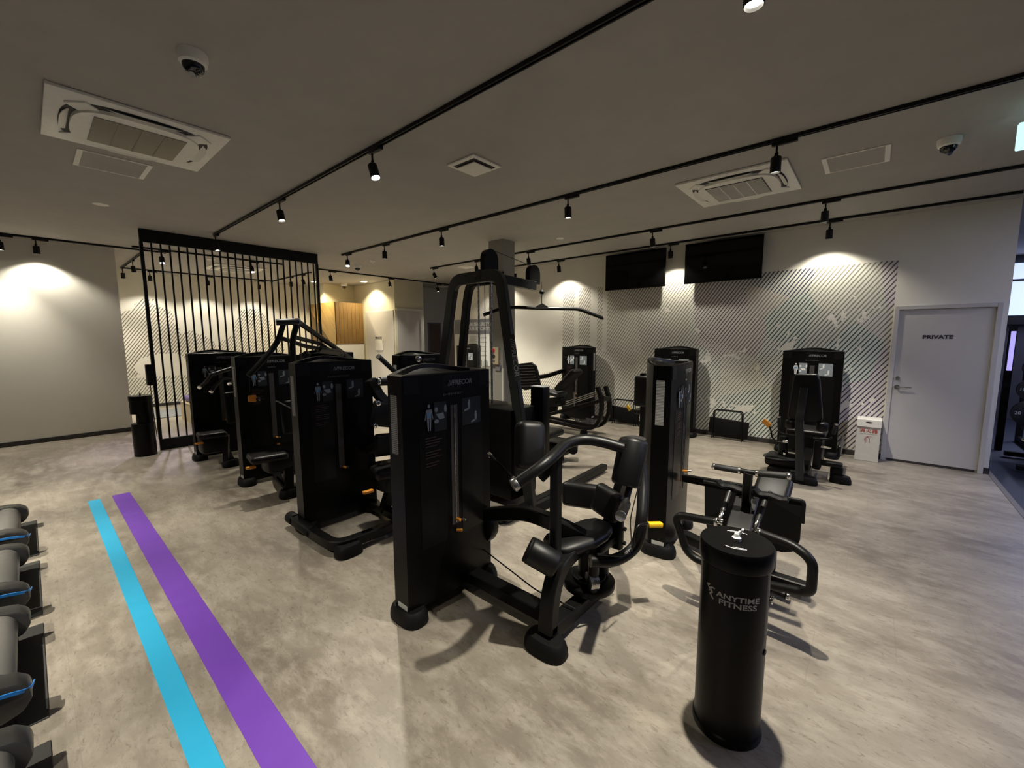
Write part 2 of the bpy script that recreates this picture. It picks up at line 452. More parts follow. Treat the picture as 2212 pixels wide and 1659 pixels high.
TW = lambda y, z, x=XW-.0135: frame((x, y, z), (0,-1,0), (-1,0,0))   # faces -X, text runs towards -Y
text('door_lettering', 'PRIVATE', .062, TW(-.585, 1.625), 'dark_print', d, offset=.0022, sx=1.15)

# white sliding door and panel beside the reception, two corridor doors
b = nb(); abox(b, (6.53, 9.86, 0), (6.549, 11.25, 2.37), .004); d2 = obj('door_2', b, 'door_white', None, 0, 'structure')
b = nb(); cyl(b, (6.53, 11.12, 1.0), (6.522, 11.12, 1.0), .03); obj('door_handle', b, 'steel', d2)
text('door_lettering', 'PRIVATE', .09, frame((6.528, 10.62, 1.62), (0,-1,0), (-1,0,0)), 'dark_print', d2, offset=.003)
b = nb(); abox(b, (6.6, 9.778, 0), (7.35, 9.799, 2.36), .004); d3 = obj('door_3', b, 'door_white', None, 0, 'structure')
b = nb(); abox(b, (7.35, 9.74, 0), (7.44, 9.799, 2.42), .004); abox(b, (6.56, 9.74, 2.36), (7.35, 9.799, 2.42), .004); obj('door_frame', b, 'white_paint', d3)
for i, (xa, xb, mm) in enumerate(((8.3, 8.72, 'brown_door'), (9.05, 9.75, 'tan_board'))):
    b = nb(); abox(b, (xa, 10.59, 0), (xb, 10.619, 2.05), .004); dd = obj('door_%d' % (4+i), b, mm, None, 0, 'structure')
    b = nb()
    for p0, p1 in (((xa-.04, 10.57, 0), (xa, 10.619, 2.09)), ((xb, 10.57, 0), (xb+.04, 10.619, 2.09)), ((xa, 10.57, 2.05), (xb, 10.619, 2.09))): abox(b, p0, p1)
    obj('door_frame', b, 'grey_header', dd)
b = nb(); abox(b, (6.517, 10.40, 1.28), (6.529, 10.78, 1.56)); 
tag(obj('notice', b, 'paper_white'), 'pale paper notice taped below the word PRIVATE on the far white door', 'notice')

dl = thing('recessed_downlight', 'square recessed downlight in the ceiling beside the cream office wall', 'downlight', (6.20, 10.70, CE))
b = nb(); rbox(b, (.16,.16,.008), Matrix.Translation((6.20,10.70,CE-.0045)), .002); obj('frame', b, 'white_plastic', dl)
b = nb(); rbox(b, (.11,.11,.004), Matrix.Translation((6.20,10.70,CE-.011))); obj('lens', b, 'lens_glow', dl)
L = bpy.data.lights.new('down_beam', 'SPOT'); L.energy = 60; L.color = (1,.84,.55); L.spot_size = 2.3; L.spot_blend = .5; L.shadow_soft_size = .04
lo = bpy.data.objects.new('down_beam', L); COL.objects.link(lo); lo.parent = dl; lo.location = (0,0,-.03)
dl = thing('recessed_downlight', 'square recessed downlight in the ceiling in front of the oak reception block', 'downlight', (5.30, 11.70, CE))
b = nb(); rbox(b, (.16,.16,.008), Matrix.Translation((5.30,11.70,CE-.0045)), .002); obj('frame', b, 'white_plastic', dl)
b = nb(); rbox(b, (.11,.11,.004), Matrix.Translation((5.30,11.70,CE-.011))); obj('lens', b, 'lens_glow', dl)
lo = bpy.data.objects.new('down_beam', L); COL.objects.link(lo); lo.parent = dl; lo.location = (0,0,-.03)

# reception block: herringbone face (boards laid on the slant) and upright planks
rb = thing('reception_block', 'oak clad reception block with slanted boards on one face, upright planks on the other', 'reception', (5.66, 11.35, 0))
b = nb(); abox(b, (5.66, 11.35, 1.45), (6.50, 14.9, 2.62)); abox(b, (5.66, 12.9, 0), (6.4, 14.9, 1.45)); 
b.free()
b = nb(); abox(b, (5.67, 11.36, .001), (6.50, 12.97, 1.44)); obj('counter_base', b, 'white_paint', rb)
b = nb(); abox(b, (5.68, 11.37, 1.44), (6.50, 12.97, 2.62)); obj('core', b, 'oak_dark', rb)
for k in range(7):
    xa = 5.66+k*.121
    b = nb(); abox(b, (xa+.001, 11.352, 1.46), (xa+.119, 11.37, 2.62), .002); obj('plank', b, 'oak_dark', rb, 0)
# slanted boards on the face looking at -X (clipped to the face)
def clip(poly, a, bq, c):   # keep a*x+b*y<=c
    out = []
    for i in range(len(poly)):
        p, q = poly[i], poly[(i+1) % len(poly)]
        fp = a*p[0]+bq*p[1]-c; fq = a*q[0]+bq*q[1]-c
        if fp <= 0: out.append(p)
        if fp*fq < 0:
            t = fp/(fp-fq); out.append((p[0]+(q[0]-p[0])*t, p[1]+(q[1]-p[1])*t))
    return out
for k in range(16):
    s0 = 9.0 + k*.26
    # board along direction (y,z) = (1,-.75): offset measured with y*.6+z*.8
    poly = [(11.352, 1.46), (12.96, 1.46), (12.96, 2.62), (11.352, 2.62)]
    poly = clip(poly, -.6, .8, -(-5.9+k*.24) if False else (-5.65+k*.15)); poly = clip(poly, .6, -.8, -(-5.65+k*.15-.147))
    if len(poly) >= 3:
        b = nb(); prism(b, poly, Matrix(((0,0,1,5.662),(1,0,0,0),(0,1,0,0),(0,0,0,1))), .017)
        obj('board', b, 'oak_plank_light', rb, 0)
b = nb(); abox(b, (5.4, 11.9, 1.56), (5.62, 12.5, 1.75), .01)
b.free()

# pillar with protective corner strips
b = nb(); abox(b, (4.99, 4.50, 0), (5.29, 4.80, CE), .004); struct('pillar', b, 'pillar_paint')
b = nb(); abox(b, (4.982, 4.492, .05), (5.012, 4.499, 1.14)); abox(b, (4.982, 4.499, .05), (4.9895, 4.52, 1.14)); struct('trim_2', b, 'white_paint')
al = thing('fire_alarm_box', 'cream fire alarm call point with round red lamp on the grey pillar', 'alarm', (4.965, 4.64, 1.21))
b = nb(); abox(b, (4.945, 4.565, 1.20), (4.988, 4.735, 1.48), .008, 2); obj('housing', b, 'alarm_cream', al)
b = nb(); lathe(b, [(.034,0),(.034,.012),(.026,.028),(.012,.036),(0,.038)], frame((4.945, 4.672, 1.425), (0,1,0), (-1,0,0)), 20); obj('lamp_dome', b, 'alarm_red', al)
b = nb(); lathe(b, [(.03,0),(.03,.008),(.018,.010),(0,.010)], frame((4.945, 4.66, 1.33), (0,1,0), (-1,0,0)), 20); obj('push_button', b, 'dark_print', al)
b = nb(); lathe(b, [(.022,0),(.022,.006),(.012,.009),(0,.009)], frame((4.945, 4.66, 1.255), (0,1,0), (-1,0,0)), 20); obj('bell_jack', b, 'strip_brown', al)
b = nb(); abox(b, (4.972, 4.54, 1.10), (4.989, 4.66, 1.195), .003); tag(obj('wall_plate', b, 'grey_header'), 'small grey plate under the fire alarm box on the pillar', 'plate')

# security poster at the far end of the art wall
po = thing('information_poster', 'large white wall poster with grey header near the far end of the art wall', 'poster', (XW-.02, 7.5, .7))
b = nb(); abox(b, (XW-.02, 6.75, .55), (XW-.004, 8.3, 1.71)); obj('sheet', b, 'paper_white', po)
b = nb(); abox(b, (XW-.022, 6.75, 1.71), (XW-.004, 8.3, 2.08)); obj('header', b, 'grey_header', po)
text('lettering', 'YOUR SECURITY', .12, TW(7.50, 1.95, XW-.024), 'print_white', po, offset=.004)
text('lettering', 'IS OUR PRIORITY', .12, TW(7.47, 1.84, XW-.024), 'print_white', po, offset=.004)
b = nb(); abox(b, (XW-.024, 7.45, 1.18), (XW-.02, 7.62, 1.32)); abox(b, (XW-.024, 7.42, .9), (XW-.02, 7.62, .93)); obj('purple_patch', b, 'poster_purple', po)
b = nb()
for k in range(5): abox(b, (XW-.024, 7.15+.0, 1.62-k*.11), (XW-.02, 7.38, 1.628-k*.11)); abox(b, (XW-.024, 7.5, 1.64-k*.05), (XW-.02, 7.75-.03*(k%2), 1.646-k*.05))
for k in range(6): abox(b, (XW-.024, 7.12+k*.05, .92), (XW-.02, 7.135+k*.05, 1.05+.02*(k%3)))
obj('print', b, 'print_grey', po)
b = nb(); abox(b, (XW-.024, 7.38, 1.42), (XW-.02, 7.43, 1.50)); obj('red_mark', b, 'red_print', po)

# floor tapes
b = nb(); abox(b, (.270, -2.5, 0), (.360, 5.93, .0018)); tag(obj('floor_tape', b, 'tape_cyan', smooth=0), 'narrow cyan guide tape stuck along the floor', 'floor tape')
b = nb(); abox(b, (.449, -2.5, 0), (.590, 5.95, .0018)); tag(obj('floor_tape', b, 'tape_purple', smooth=0), 'wide purple guide tape stuck along the floor', 'floor tape')

# ------------------------------------------------------------------ ceiling fittings
def track(p0, p1, label):
    b = nb(); p0 = V(*p0, CE); p1 = V(*p1, CE); d = (p1-p0).normalized(); n = V(-d.y, d.x, 0)
    for s in (-1, 1): sweep(b, [p0+n*s*.0125+V(0,0,-.014), p1+n*s*.0125+V(0,0,-.014)], rect(.010, .026, .001), (0,0,1))
    sweep(b, [p0+V(0,0,-.004), p1+V(0,0,-.004)], rect(.030, .006, .001), (0,0,1))
    for q in (p0, p1): rbox(b, (.034, .034, .03), Matrix.Translation(q+V(0,0,-.016)))
    tag(obj('lighting_track', b, 'track_black', smooth=0), label, 'light track', 'black lighting tracks on the ceiling')
track((1.95, -2.0), (1.95, 7.45), 'black ceiling track running over the nearest row of machines to the black screen')
track((3.94, -2.0), (3.94, 7.50), 'black ceiling track between the square vent and the right air conditioner')
track((5.97, -2.0), (5.97, 7.50), 'black ceiling track just beyond the right air conditioner, second from the art wall')
track((7.02, -1.06), (7.02, 6.9), 'black ceiling track closest to the art wall above the televisions')
track((-2.0, 9.66), (1.75, 9.66), 'black ceiling track along the plain white left wall')
track((4.40, 9.45), (8.3, 9.45), 'black ceiling track in front of the office block')
track((1.49, 12.4), (4.48, 12.4), 'black ceiling track along the far wall behind the black screen')
track((1.49, 10.05), (1.49, 12.37), 'short black ceiling track at the left end behind the black screen')
track((4.48, 10.05), (4.48, 12.37), 'short black ceiling track at the right end behind the black screen')
track((1.3, 9.4), (3.6, 9.4), 'short black ceiling track close behind the black screen holding two glaring lamps')

LM = {}
def lamp_meshes():
    b = nb(); rbox(b, (.034, .17, .026), Matrix.Translation((0, -.05, -.013)), .003); LM['adapter'] = b
    b = nb(); cyl(b, (0,0,-.02), (0,0,-.095), .008, 10); rbox(b, (.012,.028,.05), Matrix.Translation((0,0,-.10)), .003); LM['stem'] = b
    b = nb(); lathe(b, [(0,.02),(.030,.02),(.037,.012),(.038,-.095),(.034,-.098),(.033,-.075),(0,-.075)], n=24); LM['lamp_head'] = b
    b = nb(); lathe(b, [(0,-.078),(.0315,-.078),(.0315,-.084),(0,-.084)], n=20); LM['lens'] = b
    for k, mm in (('adapter','track_black'),('stem','track_black'),('lamp_head','track_black'),('lens','lens_glow')):
        me = bpy.data.meshes.new(k); bmesh.ops.recalc_face_normals(LM[k], faces=LM[k].faces); LM[k].to_mesh(me); LM[k].free(); me.materials.append(MATS[mm])
        me.polygons.foreach_set('use_smooth', [True]*len(me.polygons)); me.set_sharp_from_angle(angle=.6); LM[k] = me
    for nm in ('lens_flare', 'lens_lavender'):
        LM[nm] = LM['lens'].copy(); LM[nm].materials.clear(); LM[nm].materials.append(MATS[nm])
lamp_meshes()
def spot(x, y, label, aim=(0,0), along='y', pw=1.0, col=WARM, cone=80, lens='lens', group='track spotlights', blend=.95, visible=True):
    """aim = horizontal lean (dx,dy) of the beam for each metre downwards"""
    r = thing('track_spotlight', label, 'spotlight', (x, y, CE-.028), group)
    if along == 'x': r.rotation_euler = (0,0,math.pi/2)
    def ch(nm, me, par, mat=None):
        o = bpy.data.objects.new(nm, me); COL.objects.link(o); o.parent = par
        if mat is not None: o.matrix_local = mat
        return o
    ch('adapter', LM['adapter'], r); ch('stem', LM['stem'], r)
    dirn = V(aim[0], aim[1], -1).normalized()
    if along == 'x': dirn = Matrix.Rotation(-math.pi/2, 3, 'Z') @ dirn
    q = V(0,0,-1).rotation_difference(dirn).to_matrix().to_4x4(); q.translation = (0,0,-.125)
    h = ch('lamp_head', LM['lamp_head'], r, q); ch('lens', LM[lens], h)
    L = bpy.data.lights.new('spot_beam', 'SPOT'); L.energy = PW*pw; L.color = col; L.spot_size = math.radians(cone); L.spot_blend = blend; L.shadow_soft_size = .026
    lo = bpy.data.objects.new('spot_beam', L); COL.objects.link(lo); lo.parent = h; lo.location = (0,0,-.105)
    return r
ordn = ['nearest', 'second', 'third', 'fourth', 'fifth', 'sixth']
for i, (y, a, lens, pw) in enumerate(((.445,(0,0),'lens',1.5), (3.16,(.05,-.35),'lens_flare',1.0), (5.04,(.05,-.25),'lens',.75), (7.41,(.1,-.15),'lens',.6))):
    spot(1.95, y, '%s spotlight from the camera on the track over the nearest machines' % ordn[i].capitalize(), a, pw=pw, lens=lens, cone=(84,66,66,70)[i])
for i, (y, a, lens, pw) in enumerate(((.68,(.05,.02),'lens',.9), (2.6,(0,-.05),'lens',1.25), (4.7,(0,-.05),'lens',1.0), (6.13,(0,0),'lens',.8), (7.33,(-.2,-.35),'lens_flare',.6))):
    spot(3.94, y, '%s spotlight from the camera on the track left of the right air conditioner' % ordn[i].capitalize(), a, pw=pw, lens=lens)
for i, (y, a) in enumerate(((.52,(.12,0)), (2.5,(.12,-.05)), (4.76,(.15,-.05)), (6.08,(.15,0)), (7.4,(.3,-.4)))):
    spot(5.97, y, '%s spotlight from the camera on the track beyond the right air conditioner' % ordn[i].capitalize(), a, pw=.85)
for i, y in enumerate((.55, 2.63, 4.83, 6.6)):  # farthest from the door is an added lamp, put in to brighten the poster
    spot(7.02, y, '%s spotlight from the door on the track above the televisions' % ordn[i].capitalize(), (.15,0), pw=.14, cone=124, blend=.5)
for i, x in enumerate((.23, -1.6)):
    spot(x, 9.66, '%s lamp on the track washing the plain left wall' % ('Right-hand' if i == 0 else 'Left-hand'), (0,.10), 'x', pw=.15, cone=122, blend=.5)
spot(-.12, 9.66, 'black spotlight cut off by the left edge of the photo on the plain wall track', (0,-.1), 'x', pw=.5)
for i, x in enumerate((4.65, 6.19, 7.74)):
    spot(x, 9.45, '%s spotlight from the left on the track in front of the office block' % ('First','Second','Third')[i], ((.1,-.1),(0,-.15),(0,-.2))[i], 'x', pw=(.3,.45,.25)[i], cone=90)
for i, x in enumerate((1.95, 3.03, 4.16)):
    spot(x, 12.4, '%s spotlight from the left on the far wall track behind the black screen' % ('First','Second','Third')[i], (0,.12), 'x', pw=.15, cone=120, blend=.5)
spot(1.49, 12.3, 'black spotlight in the far left corner of the track behind the black screen', (0,0), pw=.5)
spot(1.49, 11.0, 'black spotlight halfway along the short left track behind the black screen', (.1,0), pw=.9)
spot(4.48, 11.18, 'farther black spotlight on the short right track behind the black screen', (0,0), pw=.7)
spot(4.48, 10.5, 'nearer black spotlight on the short right track behind the black screen', (.3,0), pw=.8)
spot(1.66, 9.4, 'glaring lavender lamp seen through the left bars of the black screen', (-.05,-.42), 'x', pw=1.0, col=LAV, lens='lens_lavender', cone=60)
spot(3.04, 9.4, 'glaring lavender lamp seen through the right bars of the black screen', (.0,-.42), 'x', pw=.7, col=LAV, lens='lens_lavender', cone=60)
# the rows of the same lamps over the running machines, left of the frame
track((-1.4, -2.0), (-1.4, 7.4), 'black ceiling track over the running machines left of the photo')
for i, (y, p) in enumerate(((.8,1.0), (2.2,1.5), (3.8,1.6), (5.4,1.6), (6.9,1.2))):
    spot(-1.4, y, '%s spotlight over the running machines left of the photo' % ordn[i].capitalize(), (.40,.05), pw=p*1.15, cone=58)
# the neighbouring free weight area is lit cool
for i, (x, y) in enumerate(((3.6,-3.3), (6.2,-3.3), (9.5,-2.9), (11.3,-3.0))):
    L = bpy.data.lights.new('cool_ceiling_light', 'AREA'); L.energy = 24; L.color = COOL; L.shape = 'RECTANGLE'; L.size = 1.2; L.size_y = .3
    r = thing('ceiling_light_panel', 'cool white ceiling panel over the free weight area, %s from the camera' % ordn[i], 'ceiling light', (x, y, CE), 'cool ceiling panels')
    b = nb(); abox(b, (x-.62, y-.17, CE-.03), (x+.62, y+.17, CE-.001), .004); obj('housing', b, 'white_plastic', r)
    b = nb(); abox(b, (x-.6, y-.15, CE-.034), (x+.6, y+.15, CE-.03)); obj('diffuser', b, 'cool_panel', r)
    lo = bpy.data.objects.new('cool_beam', L); COL.objects.link(lo); lo.parent = r; lo.location = (0,0,-.05)

def cassette(cx, cy, label, rz=0.0, grille='grille_tan', gl=True):
    r = thing('air_conditioner', label, 'air conditioner', (cx, cy, CE), 'ceiling cassette air conditioners')
    R = Matrix.Translation((cx, cy, 0)) @ Matrix.Rotation(rz, 4, 'Z')
    def sup(a, n=40, e=3.2):
        o = []
        for i in range(n):
            t = 2*math.pi*i/n; c, s = math.cos(t), math.sin(t)
            o.append((a*math.copysign(abs(c)**(2/e), c), a*math.copysign(abs(s)**(2/e), s)))
        return o
    b = nb(); rbox(b, (.95,.95,.022), R @ Matrix.Translation((0,0,CE-.012)), .006); obj('panel', b, 'white_plastic', r)
    b = nb(); prism(b, sup(.405), R @ Matrix.Translation((0,0,CE-.026)), .004); obj('outlet_slot', b, 'slot_dark', r)
    b = nb(); prism(b, sup(.352), R @ Matrix.Translation((0,0,CE-.05)), .03)
    for s in (1,-1):
        for t in (1,-1): rbox(b, (.13,.13,.012), R @ Matrix.Translation((s*.30, t*.30, CE-.030)) @ Matrix.Rotation(math.pi/4, 4, 'Z'), .004)
    body = obj('front_panel', b, 'white_plastic', r)
    b = nb(); rbox(b, (.50,.50,.006), R @ Matrix.Translation((0,0,CE-.052)), .001); g = obj('grille', b, grille, r)
    b = nb()
    n = 22 if gl else 3
    if gl:
        for k in range(n): rbox(b, (.006,.49,.008), R @ Matrix.Translation((-.24+.48*k/(n-1), 0, CE-.056)))
        for k in range(3): rbox(b, (.49,.008,.010), R @ Matrix.Translation((0, -.12+.12*k, CE-.057)))
    else:
        for k in range(3): rbox(b, (.010,.49,.006), R @ Matrix.Translation((-.125+.125*k, 0, CE-.055)))
    gs = obj('grille_slats', b, 'white_plastic' if gl else 'grille_tan', g); gs['kind'] = 'stuff' if gl else gs.get('kind', '')
    if not gl: del gs['kind']
    for k in range(4):
        A = R @ Matrix.Rotation(k*math.pi/2, 4, 'Z') @ Matrix.Translation((0, .378, CE-.036)) @ Matrix.Rotation(-.55, 4, 'X')
        b = nb(); prism(b, [(-.20,-.022),(.20,-.022),(.17,.012),(.10,.028),(-.10,.028),(-.17,.012)], A, .005); obj('flap', b, 'white_plastic', r)
    return r
cassette(.68, 4.285, 'white four-way ceiling air conditioner above the left row, larger one in view', 0, 'grille_tan', False)
cassette(4.86, 1.15, 'white four-way ceiling air conditioner in front of the televisions', 0, 'slot_dark')
cassette(3.15, 9.9 + .85, 'white four-way ceiling air conditioner seen through the black screen', 0, 'slot_dark')
vt = thing('square_vent', 'square white ceiling diffuser in the middle of the ceiling', 'vent', (2.74, 2.80, CE))
b = nb(); rbox(b, (.34,.34,.016), Matrix.Translation((2.74,2.80,CE-.009)), .005); obj('frame', b, 'white_plastic', vt)
b = nb(); rbox(b, (.26,.26,.004), Matrix.Translation((2.74,2.80,CE-.019))); obj('opening', b, 'slot_dark', vt)
b = nb(); rbox(b, (.215,.215,.012), Matrix.Translation((2.74,2.80,CE-.034)), .005); obj('plate', b, 'white_plastic', vt)
def hatch(x0, y0, x1, y1, label, wx=.012, wy=.035):
    r = thing('ceiling_hatch', label, 'ceiling hatch', ((x0+x1)/2, (y0+y1)/2, CE))
    b = nb()
    abox(b, (x0, y0, CE-.008), (x1, y0+wy, CE-.0005)); abox(b, (x0, y1-wy, CE-.008), (x1, y1, CE-.0005))
    abox(b, (x0, y0+wy, CE-.008), (x0+wx, y1-wy, CE-.0005)); abox(b, (x1-wx, y0+wy, CE-.008), (x1, y1-wy, CE-.0005))
    obj('frame', b, 'white_plastic', r, 0)
    b = nb(); abox(b, (x0+wx, y0+wy, CE-.005), (x1-wx, y1-wy, CE-.0006)); obj('panel', b, 'ceiling_paint', r, 0)
hatch(.405, 4.95, .875, 5.42, 'white framed access hatch beside the left air conditioner', .035, .014)
hatch(4.63, .01, 5.06, .46, 'white framed access hatch right of the right air conditioner', .014, .035)
def dome(x, y, s, label, z=CE):
    r = thing('dome_camera', label, 'camera', (x, y, z))
    b = nb(); lathe(b, [(0,0),(.062*s,0),(.062*s,-.02*s),(.056*s,-.045*s),(.047*s,-.052*s),(0,-.052*s)], Matrix.Translation((x,y,z))); obj('housing', b, 'white_plastic', r)
    b = nb(); lathe(b, [(.045*s,-.05*s),(.043*s,-.066*s),(.034*s,-.082*s),(.018*s,-.091*s),(0,-.094*s)], Matrix.Translation((x,y,z))); o = obj('dome', b, 'glass_dark', r)
    b = nb(); cyl(b, (x,y,z-.085*s), (x-.01*s,y-.01*s,z-.101*s), .014*s, 14); obj('lens', b, 'steel', r)
dome(.72, 2.88, 1.15, 'white dome security camera nearest, above the left air conditioner')
dome(4.83, -.33, 1.15, 'white dome security camera near the exit sign')
dome(4.72, 8.38, 1.3, 'small white dome camera beside the glaring lamp over the back of the room')
dome(6.1, 11.6, 1.4, 'small white dome camera above the reception block')
def disc(x, y, r_, label, h=.012, cat='smoke detector', name='smoke_detector'):
    b = nb(); lathe(b, [(0,0),(r_,0),(r_,-h*.4),(r_*.8,-h),(r_*.45,-h*1.1),(r_*.40,-h*1.9),(0,-h*2)], Matrix.Translation((x,y,CE)))
    tag(obj(name, b, 'white_plastic'), label, cat)
disc(.70, 6.8, .07, 'flat round white ceiling disc between the left hatch and the black screen', .006)
disc(4.67, 7.7, .055, 'white smoke detector beside the end of the middle track', .02)
disc(5.58, 3.82, .06, 'small round white ceiling disc in front of the televisions', .006)
disc(2.5, 9.9, .07, 'white smoke detector seen through the left part of the black screen', .014)
for x, y, s, l in ((6.4, 6.85, .30, 'square white ceiling diffuser left of the grey pillar'), (8.4, 10.0, .28, 'square white ceiling diffuser over the corridor')):
    r = thing('square_vent', l, 'vent', (x, y, CE))
    b = nb(); rbox(b, (s,s,.014), Matrix.Translation((x,y,CE-.008)), .004); obj('frame', b, 'white_plastic', r)
    b = nb(); rbox(b, (s*.65,s*.65,.010), Matrix.Translation((x,y,CE-.024)), .004); obj('plate', b, 'white_plastic', r)

# exit sign at the right edge
ex = thing('exit_sign', 'glowing green and white exit sign hanging at the right edge of the photo', 'exit sign', (4.62, -.84, CE-.05))
b = nb(); abox(b, (4.58, -1.04, CE-.245), (4.63, -.645, CE-.07), .006); obj('housing', b, 'exit_white', ex)
b = nb(); abox(b, (4.574, -1.02, CE-.235), (4.58, -.82, CE-.08)); obj('green_face', b, 'exit_glow', ex)
b = nb(); cyl(b, (4.605, -.72, CE-.09), (4.605, -.72, CE-.002), .008, 10); cyl(b, (4.605, -.92, CE-.09), (4.605, -.92, CE-.002), .008, 10); obj('hanger', b, 'steel', ex)
b = nb(); M = frame((4.5735, -.92, CE-.165), (0,-1,0), (-1,0,0))
prism(b, ell(0,.055,.013,.013), M, .002); prism(b, [(-.015,.04),(.02,.035),(.012,-.01),(.035,-.05),(.022,-.055),(-.002,-.015),(-.03,-.055),(-.042,-.045),(-.012,.0)], M, .002)
obj('pictogram', b, 'exit_white', ex)

# ------------------------------------------------------------------ televisions on the right wall
def tv(y0, y1, z0, z1, label):
    r = thing('television', label, 'television', (XW, (y0+y1)/2, z0), 'wall televisions')
    b = nb(); abox(b, (7.20, y0, z0), (7.235, y1, z1), .006, 2); obj('casing', b, 'shroud_black', r)
    b = nb(); abox(b, (7.1975, y0+.012, z0+.016), (7.20, y1-.012, z1-.012)); obj('screen', b, 'screen_black', r, 0)
    b = nb(); abox(b, (7.235, (y0+y1)/2-.2, z0+.15), (XW-.001, (y0+y1)/2+.2, z0+.45), .005); obj('bracket', b, 'powder_black', r)
tv(2.775, 3.90, 2.495, 3.135, 'black wall television on the left, nearer the grey pillar')
tv(1.335, 2.455, 2.50, 3.135, 'black wall television on the right, showing lamp reflections')

# ------------------------------------------------------------------ black bar screen
fs = thing('bar_screen', 'tall black room divider of thin vertical bars between floor and ceiling', 'room divider', (2.40, 7.87, 0))
b = nb(); abox(b, (1.16, 7.845, 2.985), (3.64, 7.895, CE-.002), .003); obj('top_rail', b, 'powder_black', fs)
b = nb(); abox(b, (1.16, 7.845, 0), (3.64, 7.895, .165), .003); obj('bottom_rail', b, 'powder_black', fs)
for x in (1.175, 3.625): b = nb(); abox(b, (x-.02, 7.845, .165), (x+.02, 7.895, 2.985), .002); obj('post', b, 'powder_black', fs)
barme = None
for k in range(23):
    x = 1.285 + k*.1035
    if barme is None:
        b = nb(); abox(b, (x-.010, 7.86, .165), (x+.010, 7.88, 2.985)); o = obj('bar', b, 'powder_black', fs, 0); barme = o.data; x0b = x
    else:
        o = bpy.data.objects.new('bar', barme); COL.objects.link(o); o.parent = fs; o.location = (x-x0b, 0, 0)
rd = thing('card_reader', 'dark box terminal fixed to the left post of the black screen', 'card reader', (1.12, 7.85, .97))
b = nb(); abox(b, (1.085, 7.80, .97), (1.153, 7.90, 1.27), .006, 2); obj('casing', b, 'powder_black', rd)
b = nb(); abox(b, (1.083, 7.815, 1.0), (1.085, 7.885, 1.24)); obj('face', b, 'window_grey', rd)
b = nb(); tube(b, [(1.12, 7.85, .97), (1.125, 7.86, .6), (1.14, 7.87, .2)], .005, .05, 8); obj('cable', b, 'cable_black', rd)

# wipe dispensers --------------------------------------------------------------------------------
cx, cy = 1.825, .368
wd = thing('wipe_dispenser', 'tall black cylindrical wipe dispenser nearest, with white lettering', 'wipe dispenser', (cx, cy, 0), 'cylindrical wipe dispensers')
b = nb(); lathe(b, [(0,0),(.131,0),(.133,.008),(.132,.03),(.127,.036),(.126,.05),(.126,.75),(0,.75)], Matrix.Translation((cx,cy,0)), 56); bd = obj('body', b, 'shroud_black', wd)
# raised flap panel towards the camera, lid, nozzle
def arc_panel(bm, r0, r1, a0, a1, z0, z1, n=24, rr=.03):
    I = []; O = []
    for i in range(n+1):
        t = i/n; a = a0+(a1-a0)*t
        e = min((a-a0), (a1-a))*r1
        zz = z0 + (rr - math.sqrt(max(0, rr*rr-(rr-min(e, rr))**2)))
        for L, r in ((I, r0), (O, r1)):
            L.append((bm.verts.new((cx+r*math.cos(a), cy+r*math.sin(a), zz)), bm.verts.new((cx+r*math.cos(a), cy+r*math.sin(a), z1))))
    for i in range(n):
        bm.faces.new((O[i][0], O[i+1][0], O[i+1][1], O[i][1])); bm.faces.new((I[i][0], I[i][1], I[i+1][1], I[i+1][0]))
        bm.faces.new((O[i][0], I[i][0], I[i+1][0], O[i+1][0])); bm.faces.new((O[i][1], O[i+1][1], I[i+1][1], I[i][1]))
    for i in (0, n): bm.faces.new((O[i][0], O[i][1], I[i][1], I[i][0]))
ang = math.atan2(-cy, -cx)
b = nb(); arc_panel(b, .1262, .1305, ang-1.05, ang+1.05, .43, .738); obj('front_flap', b, 'shroud_black', wd)
b = nb(); lathe(b, [(0,.742),(.134,.742),(.136,.748),(.136,.812),(.132,.820),(0,.822)], Matrix.Translation((cx,cy,0)), 56); lid = obj('lid', b, 'shroud_black', wd)
b = nb(); lathe(b, [(0,.822),(.017,.822),(.018,.834),(.012,.838),(.009,.85),(0,.852)], Matrix.Translation((cx,cy,0)), 20); rbox(b, (.020,.008,.03), Matrix.Translation((cx+.01,cy-.012,.857)) @ Matrix.Rotation(.5,4,'X'), .003)
rbox(b, (.03,.012,.012), Matrix.Translation((cx+.014,cy-.006,.848)), .003); obj('nozzle', b, 'print_white', wd)
for s, n_ in ((1, 5), (-1, 5)):     # curved rows of tiny print on the lid
    b = nb()
    for k in range(9):
        a = ang + math.pi/2 + s*(math.pi/2) + (k-4)*.105
        rbox(b, (.009,.004,.0008), Matrix.Translation((cx+.082*math.cos(a), cy+.082*math.sin(a), .8228)) @ Matrix.Rotation(a+math.pi/2,4,'Z'))
        if 2 < k < 8: rbox(b, (.008,.003,.0008), Matrix.Translation((cx+.073*math.cos(a), cy+.073*math.sin(a), .8228)) @ Matrix.Rotation(a+math.pi/2,4,'Z'))
    obj('print', b, 'print_white', lid)
def wrap_text(s, size, zc, a_c, mat, parent, r=.1312, **k):
    """lettering bent round the cylinder"""
    o = text('lettering', s, size, Matrix.Identity(4), mat, parent, **k)
    me = o.data.copy(); o.data = me; o.matrix_local = Matrix.Identity(4)
    sx = k.get('sx', 1.0); rl = root_of(parent).location
    for v in me.vertices:
        a = a_c + v.co.x*sx/r; rad = r+v.co.z
        v.co = V(cx+rad*math.cos(a), cy+rad*math.sin(a), zc+v.co.y) - rl
ac = ang + .14
wrap_text('ANYTIME', .030, .640, ac, 'sticker_white', wd, offset=.0006, sx=1.25)
wrap_text('FITNESS', .030, .612, ac, 'sticker_white', wd, offset=.0006, sx=1.32)
